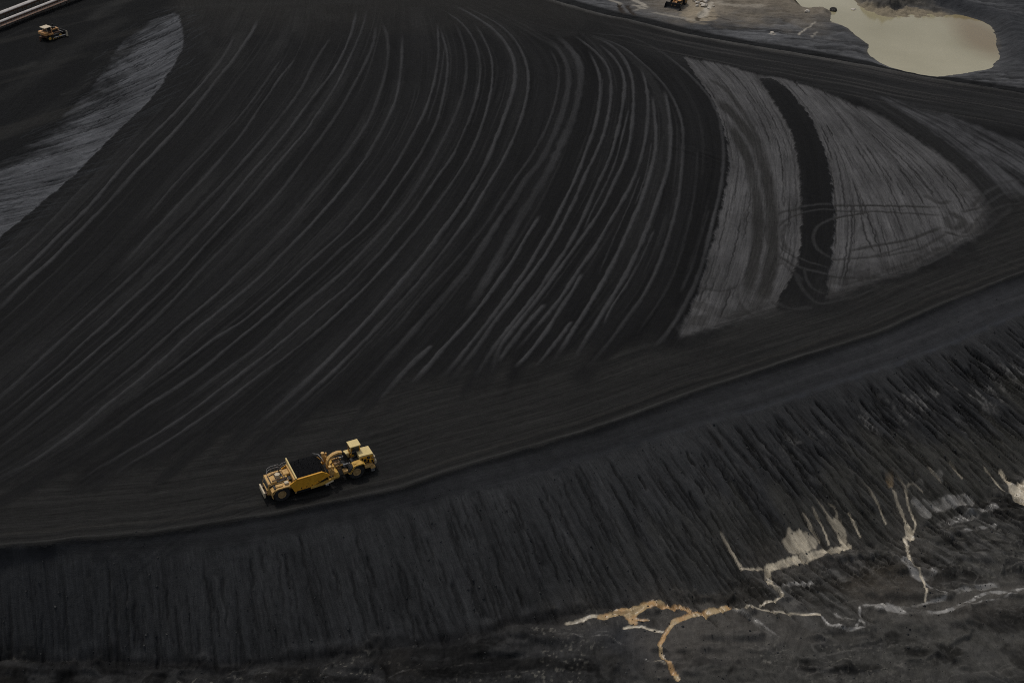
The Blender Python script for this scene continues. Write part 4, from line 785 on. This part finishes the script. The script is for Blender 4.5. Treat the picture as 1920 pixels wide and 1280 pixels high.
cl = cm.build('coal_load', M_coal, None, CO); cl.location = (bx_, by_, SZ); cl.rotation_euler = (0, 0, TH)
tag(cl, 'heap of black coal filling the open bowl of the yellow scraper', 'coal')
# ------------------------------------------------------------------ bulldozer near the conveyors
q = unp(97, 71.5, 0); bz = hat(q[0], q[1])
dz_ = thing('bulldozer', 'small yellow bulldozer with pale canopy working on dark coal beside the conveyors', 'bulldozer', (q[0], q[1], bz-.05), R(53))
for y in (-1.7, 1.15):
    n = 40; prof = []
    for k in range(n):
        a = 2*math.pi*k/n; prof.append((2.0*math.copysign(abs(math.cos(a))**.7, math.cos(a)), .62+.6*math.copysign(abs(math.sin(a))**.8, math.sin(a))))
    t = MB().prism(prof, y, y+.58)
    for k in range(n):
        x, z = prof[k]; t.box(x-.05, x+.05, y-.03, y+.61, z-.05, z+.05)
    tr = t.build('track', M_blk, dz_)
    sp = MB()
    for xx, rr in ((-1.55, .42), (1.5, .4), (-.6, .2), (.1, .2), (.8, .2)): sp.lathe((xx, y-.02, .62 if rr > .3 else .35), 'y', [(.05, -.03), (rr*.6, -.03), (rr, 0), (rr, .2)], 16)
    sp.build('sprocket', M_yel, tr)
MB().box(-2.1, 2.0, -1.1, 1.1, .6, 1.5, .06).build('chassis', M_rust, dz_)
hd = MB().hexa([(-.2, -.7, 1.5), (2.1, -.65, 1.4), (2.1, .65, 1.4), (-.2, .7, 1.5)], [(-.2, -.62, 2.35), (2.0, -.55, 2.2), (2.0, .55, 2.2), (-.2, .62, 2.35)]).build('hood', M_org, dz_)
MB().tube([(1.1, .25, 2.2), (1.1, .25, 3.3)], .1, 8).tube([(.5, -.3, 2.2), (.5, -.3, 2.75)], .22, 12).build('exhaust_pipe', M_blk, hd)
MB().box(.1, 1.6, -.74, -.66, 1.5, 2.0).box(.1, 1.6, .66, .74, 1.5, 2.0).box(.7, 1.5, -.25, .3, 2.25, 2.5).build('engine_opening', M_blk, hd)
MB().box(2.1, 2.16, -.55, .55, 1.45, 2.1).build('grille', M_grey, hd)
MB().box(-2.5, -1.5, -1.55, 1.55, 1.35, 2.15, .12).box(-1.5, -.2, -1.65, -1.05, 1.3, 1.65, .06).box(-1.5, -.2, 1.05, 1.65, 1.3, 1.65, .06).build('fuel_tank', M_org, dz_)
cb = MB().box(-1.45, -.25, -.8, .8, 1.5, 2.2, .04).build('cab', M_rust, dz_)
MB().box(-1.4, -.3, -.82, .82, 2.2, 3.0).build('window', M_glass, cb)
for (xx, yy) in ((-1.42, -.9), (-.3, -.9), (-1.42, .9), (-.3, .9)): MB().tube([(xx, yy, 2.1), (xx, yy, 3.05)], .08, 6).build('canopy_post', M_pale, cb)
MB().box(-2.1, -.05, -1.1, 1.1, 3.03, 3.17, .05).build('canopy', M_pale, cb)
bl = MB(); cvp = [(3.0, .05), (2.85, .4), (2.82, .9), (2.95, 1.5), (3.05, 1.5), (2.95, .9), (2.97, .45), (3.1, .05)]
bl.prism(cvp, -2.2, 2.2).build('blade', M_blk, dz_)
for y in (-2.28, 2.2): MB().prism([(2.75, .1), (3.25, .1), (3.2, 1.55), (2.8, 1.55)], y, y+.08).build('blade_end_plate', M_pale, dz_)
for y in (-1.95, 1.95):
    MB().tube([(-.6, y, .62), (2.9, y, .5)], .13, 8).build('push_arm', M_grey, dz_)
    MB().tube([(1.7, y*.42, 1.7), (2.85, y*.5, .95)], .07, 8).build('lift_cylinder', M_chr, dz_)
MB().box(-3.3, -2.4, -.25, .25, .7, 1.2).box(-3.35, -3.15, -.09, .09, .1, 1.3).build('ripper', M_rust, dz_)
# ------------------------------------------------------------------ wheel loader by the pale rocks
q = unp(1271, 12, FARZ); lz = hat(q[0], q[1])
wl_ = thing('wheel_loader', 'orange wheel loader with black front bucket lowered beside pale boulders', 'wheel loader', (q[0], q[1], lz-.05), R(-122))
def LB(mb, n, m, p=wl_): return mb.build(n, m, p)
for (x, y0, y1) in ((1.3, 1.45, .75), (1.3, -1.45, -.75), (-1.9, 1.45, .75), (-1.9, -1.45, -.75)):
    t, rim = tyre(x, y0, y1, .92); w = LB(t, 'wheel', M_rub); LB(rim, 'rim', M_rim, w)
LB(MB().box(-3.2, -.2, -.8, .8, .75, 1.35, .06).box(-.2, 2.0, -.55, .55, .8, 1.5, .06), 'frame', M_org)
lh = LB(MB().hexa([(-3.3, -.85, 1.3), (-.9, -.85, 1.3), (-.9, .85, 1.3), (-3.3, .85, 1.3)], [(-3.1, -.75, 2.1), (-.9, -.75, 2.3), (-.9, .75, 2.3), (-3.1, .75, 2.1)]), 'hood', M_org)
LB(MB().tube([(-1.6, .3, 2.2), (-1.6, .3, 3.0)], .08, 8), 'exhaust_pipe', M_blk, lh); LB(MB().box(-3.36, -3.3, -.6, .6, 1.35, 2.0), 'grille', M_blk, lh)
lc_ = LB(MB().box(-.9, .5, -.75, .75, 1.35, 2.1, .05).tube([(-.85, -.7, 2), (-.85, -.7, 3.2)], .06, 6).tube([(-.85, .7, 2), (-.85, .7, 3.2)], .06, 6).tube([(.45, -.7, 2), (.35, -.7, 3.2)], .06, 6).tube([(.45, .7, 2), (.35, .7, 3.2)], .06, 6), 'cab', M_org)
LB(MB().box(-.8, .42, -.7, .7, 2.1, 3.15), 'window', M_glass, lc_); LB(MB().box(-1.0, .6, -.85, .85, 3.15, 3.3, .04), 'cab_roof', M_pale, lc_)
for y in (1.1, -1.1): LB(MB().box(.5, 2.1, y-.35, y+.35, 1.9, 1.98).box(-2.8, -1.0, y-.35, y+.35, 1.9, 1.98), 'fender', M_org)
for y in (.5, -.5):
    LB(MB().beam([(.6, y, 1.9), (1.8, y, 1.7), (2.9, y, .7)], .22, .36), 'lift_arm', M_org); LB(MB().tube([(.8, y*.6, 1.3), (2.2, y*.6, 1.35)], .08, 8), 'lift_cylinder', M_chr)
LB(MB().prism([(2.75, 1.55), (2.8, .3), (3.1, .06), (4.1, .06), (4.1, .12), (3.2, .2), (2.95, .4), (2.88, 1.55)], -2.2, 2.2).prism([(2.8, 1.5), (2.8, .1), (4.0, .1), (3.3, 1.2)], -2.25, -2.2).prism([(2.8, 1.5), (2.8, .1), (4.0, .1), (3.3, 1.2)], 2.2, 2.25), 'bucket', M_blk)
for y in (.7, -.7): LB(MB().tube([(1.9, y, 2.0), (1.98, y, 2.0)], .16, 10), 'headlight', M_pale)
# ------------------------------------------------------------------ conveyors at the top left
def conveyor(p0, p1, label, wid, walkway):
    a = unp(p0[0], p0[1], 1.8); b = unp(p1[0], p1[1], 1.8); d = b-a; L = math.hypot(*d); ang = math.atan2(d[1], d[0]); d = d/L
    a2 = a-d*14; L2 = L+34
    t = thing('conveyor', label, 'conveyor', (a2[0], a2[1], 0), ang, 'conveyors at the edge of the yard')
    cov = MB(); n = 8
    secs = np.linspace(0, L2, int(L2/2.4)+1)
    for s0, s1 in zip(secs[:-1], secs[1:]):
        s1 -= .05; ring = [(math.cos(math.pi*k/n)*wid*.5, 1.75+.32*math.sin(math.pi*k/n)) for k in range(n+1)]
        vs = [(s0, y, z) for y, z in ring]+[(s1, y, z) for y, z in ring]
        cov.add(vs, [(k, k+1, n+2+k, n+1+k) for k in range(n)])
    cov.build('belt_cover', M_roofw, t)
    fr = MB()
    for y in (-wid*.5, wid*.5-.08): fr.box(0, L2, y, y+.08, 1.45, 1.74)
    fr.box(0, L2, -wid*.42, wid*.42, 1.3, 1.36).build('frame', M_rust, t)
    for k, s0 in enumerate(np.arange(1.0, L2, 3.0)):
        lg = MB().box(s0, s0+.12, -wid*.5, -wid*.5+.1, -.2, 1.45).box(s0, s0+.12, wid*.5-.1, wid*.5, -.2, 1.45).box(s0+.02, s0+.1, -wid*.5, wid*.5, .7, .8).build('leg', M_rust, t)
    if walkway:
        MB().box(0, L2, -wid*.5-1.1, -wid*.5-.1, 1.2, 1.26).build('walkway', M_rust, t)
        rl = MB()
        for zz in (1.75, 2.25): rl.tube([(0, -wid*.5-1.1, zz), (L2, -wid*.5-1.1, zz)], .03, 5)
        for s0 in np.arange(.5, L2, 2.0): rl.tube([(s0, -wid*.5-1.1, 1.2), (s0, -wid*.5-1.1, 2.25)], .03, 5)
        rl.build('handrail', M_grey, t)
        for px in (40, 93):
            qq = unp(px, 32 if px == 40 else 10.5, .4)-a2; s0 = qq@d; yy = -qq[0]*d[1]+qq[1]*d[0]
            MB().box(s0-.35, s0+.35, yy-.35, yy+.35, -.3, .9, .05).build('footing', M_conc, t)
    return t
conveyor((0, 41), (105, 0), 'covered conveyor with walkway and concrete footings, nearer to the bulldozer', 1.15, True)
conveyor((0, 24.5), (64, 0), 'wide pale covered conveyor behind the first one, in the top left corner', 1.6, False)
# ------------------------------------------------------------------ rocks
def rock(name, px, py, r, m, label, cat, group=None, flat=.7, z=FARZ, sink=.3):
    import bmesh
    q = unp(px, py, z); me = bpy.data.meshes.new(name); bm = bmesh.new(); bmesh.ops.create_icosphere(bm, subdivisions=3, radius=1)
    sd = random.random()*100; cuts = [np.array((random.uniform(-1, 1), random.uniform(-1, 1), random.uniform(-.6, 1))) for _ in range(9)]
    cuts = [(c/np.linalg.norm(c), random.uniform(.55, .85)) for c in cuts]
    sxr = random.uniform(.8, 1.3)
    for v in bm.verts:
        p = np.array(v.co)
        for c, k in cuts:
            e = p@c-k
            if e > 0: p = p-c*e*.9
        p *= 1+.05*math.sin(p[0]*9+sd)*math.cos(p[1]*8+sd)
        v.co = (p[0]*r*sxr, p[1]*r, p[2]*r*flat)
    bm.to_mesh(me); bm.free(); me.materials.append(m)
    o = bpy.data.objects.new(name, me); col.objects.link(o); o.location = (q[0], q[1], hat(q[0], q[1])+r*flat*(1-sink)*.6); o.rotation_euler = (0, 0, random.uniform(0, 6))
    return tag(o, label, cat, group)
G = 'pale boulders beside the wheel loader'
RK = [(1308, 7.5, .75, 'curved pale boulder at the left front of the heap by the loader'), (1314, 3, .8, 'pale boulder at the back of the heap by the loader'), (1316, 9, .6, 'small pale boulder in the middle of the heap'),
      (1321, 5, .9, 'largest pale boulder in the heap by the loader'), (1319, 13.5, .85, 'long pale boulder at the front right of the heap'), (1326, 2, .7, 'pale boulder at the back right of the heap'),
      (1324, 10, .6, 'pale boulder next to the long front one'), (1307, 12.5, .55, 'low pale boulder at the near left corner of the heap'), (1311, 0, .7, 'pale boulder cut by the top edge of the picture'), (1328, 17, .4, 'small pale stone apart, nearest to the camera'), (1302, 3, .7, 'pinkish pale boulder between loader and heap'), (1338, 12, .35, 'small pale stone lying right of the heap')]
for px, py, r, lb in RK: rock('boulder', px, py, r, M_rock, lb, 'boulder', G)
rock('dark_rock', 1562, 17, 1.15, M_drk, 'dark rounded rock on the spit at the left shore of the pond', 'rock', None, .9)
rock('pale_rock', 1601, 15, .9, M_rock, 'jagged pale rock standing in the shallows of the tan pond', 'rock', None, .8)
for k, (px, py, r) in enumerate([(1447, 68, .6), (1513, 22, .8)]): rock('pale_rock', px, py, r, M_rock, ['white stone on the grey flat left of the pond, near the road berm', 'white stone by the inlet left of the pond'][k], 'rock')
# loose lumps on the slope, road edge and pit floor
lm = MB(); cnt = 0
while cnt < 2600:
    x = rng.uniform(-70, 100); y = rng.uniform(96, 172); j = int((x-xs[0])/RS); i = int(np.searchsorted(ys, y))
    if sd_ridge[i, j] < -.8 or sd_toe[i, j] > 22: continue
    p = .25 if sd_crest[i, j] < 0 else (.5 if sd_toe[i, j] < 0 else .9)
    if rng.random() > p: continue
    r = min(.05+rng.exponential(.045), .24); z = h[i, j]; a = rng.uniform(0, 6.3); c, s = math.cos(a)*r, math.sin(a)*r; k = rng.uniform(.5, 1)
    lm.add([(x+c, y+s, z-.03), (x-s, y+c, z-.03), (x-c*k, y-s*k, z-.03), (x+s, y-c, z-.03), (x+c*.4, y+s*.3, z+r*k), (x-c*.3, y+s*.2, z+r*.9*k)],
           [(0, 1, 4), (1, 5, 4), (1, 2, 5), (2, 3, 5), (3, 4, 5), (3, 0, 4)]); cnt += 1
M_lump = paint('coal_lump', (.02, .02, .021), (.07, .07, .068), scale=.35, dirtamt=.6, dirt=(.2, .19, .17), spec=.1, rough=.9)
lo = lm.build('rubble', M_lump); lo['kind'] = 'stuff'; lo['label'] = 'loose lumps of coal and stone scattered over the slope and pit floor'
# ------------------------------------------------------------------ pond water
m, nt, b = mat('muddy_water'); N = nt.nodes.new; L = nt.links.new
tc = N('ShaderNodeTexCoord'); n_ = N('ShaderNodeTexNoise'); n_.inputs['Scale'].default_value = .035; n_.inputs['Detail'].default_value = 5
mp = N('ShaderNodeMapping'); mp.inputs['Scale'].default_value = (1, .8, 1); L(tc.outputs['Object'], mp.inputs[0]); L(mp.outputs[0], n_.inputs['Vector'])
sep = N('ShaderNodeSeparateXYZ'); L(tc.outputs['Object'], sep.inputs[0])
qr = unp(1838, 62, FARZ); dist = N('ShaderNodeVectorMath'); dist.operation = 'DISTANCE'; 
sc_ = N('ShaderNodeMapping'); sc_.inputs['Scale'].default_value = (1, .32, 1); L(tc.outputs['Object'], sc_.inputs[0]); L(sc_.outputs[0], dist.inputs[0]); dist.inputs[1].default_value = (qr[0], qr[1]*.32, 0)
ad = N('ShaderNodeMath'); ad.operation = 'MULTIPLY_ADD'; ad.inputs[1].default_value = 9.0; L(n_.outputs['Fac'], ad.inputs[0]); L(dist.outputs['Value'], ad.inputs[2])
mr = N('ShaderNodeMapRange'); mr.inputs[1].default_value = 6.5; mr.inputs[2].default_value = 12.5; mr.inputs[3].default_value = .8; mr.inputs[4].default_value = 0; L(ad.outputs[0], mr.inputs[0])
r_ = N('ShaderNodeValToRGB'); r_.color_ramp.elements[0].position = .35; r_.color_ramp.elements[0].color = (.255, .225, .13, 1); r_.color_ramp.elements[1].position = .65; r_.color_ramp.elements[1].color = (.345, .31, .20, 1); L(n_.outputs['Fac'], r_.inputs[0])
mx = N('ShaderNodeMixRGB'); L(mr.outputs[0], mx.inputs[0]); L(r_.outputs[0], mx.inputs[1]); mx.inputs[2].default_value = (.17, .115, .045, 1)
L(mx.outputs[0], b.inputs['Base Color']); b.inputs['Roughness'].default_value = .12; b.inputs['Specular IOR Level'].default_value = .25
bpn = N('ShaderNodeTexNoise'); bpn.inputs['Scale'].default_value = 1.6; bpn.inputs['Detail'].default_value = 3; L(tc.outputs['Object'], bpn.inputs['Vector']); bpp = N('ShaderNodeBump'); bpp.inputs['Strength'].default_value = .06; bpp.inputs['Distance'].default_value = .1; L(bpn.outputs['Fac'], bpp.inputs['Height']); L(bpp.outputs[0], b.inputs['Normal'])
q0 = unp(1470, 150, FARZ); wz = FARZ-.5
pw = MB(); pq = [unp(a, c, FARZ) for a, c in ((1440, -60), (1640, -60), (1760, 10), (1850, 30), (1890, 60), (1890, 120), (1800, 150), (1700, 145), (1600, 110), (1540, 50))]
pw.add([(p[0], p[1], wz) for p in pq], [tuple(range(len(pq)))])
po = pw.build('pond', m); po['kind'] = 'structure'
# ------------------------------------------------------------------ light, sky, camera
w = bpy.data.worlds.new('World'); scene.world = w; w.use_nodes = True; nt = w.node_tree
SUN_EL, SUN_AZ = R(60), R(-28)      # azimuth clockwise from +y (north)
sky = nt.nodes.new('ShaderNodeTexSky'); sky.sky_type = 'NISHITA'; sky.sun_disc = False; sky.sun_elevation = SUN_EL; sky.sun_rotation = SUN_AZ; sky.air_density = 1; sky.dust_density = 3
hsv = nt.nodes.new('ShaderNodeHueSaturation'); hsv.inputs['Saturation'].default_value = .45; nt.links.new(sky.outputs[0], hsv.inputs['Color'])
bg = nt.nodes['Background']; nt.links.new(hsv.outputs[0], bg.inputs[0]); bg.inputs[1].default_value = .1
sl = bpy.data.lights.new('sun', 'SUN'); sl.energy = 1.45; sl.angle = R(5); sl.color = (1, .95, .88)
so = bpy.data.objects.new('sun', sl); col.objects.link(so); so.rotation_euler = (math.pi/2-SUN_EL, 0, math.pi-SUN_AZ) if False else (R(90)-SUN_EL, 0, R(180)-SUN_AZ)
cam = bpy.data.cameras.new('camera'); cam.sensor_width = 36; cam.lens = FPX/1920*36; cam.clip_end = 5000; cam.clip_start = 1
co = bpy.data.objects.new('camera', cam); col.objects.link(co); co.location = (0, 0, CAMH); co.rotation_euler = (R(90)-PITCH, 0, 0)
scene.camera = co
scene.cycles.filter_width = 1.0; scene.cycles.use_denoising = False
vs = scene.view_settings; vs.view_transform = 'Standard'; vs.look = 'None'; vs.gamma = 1; vs.exposure = -0.13; vs.use_curve_mapping = False
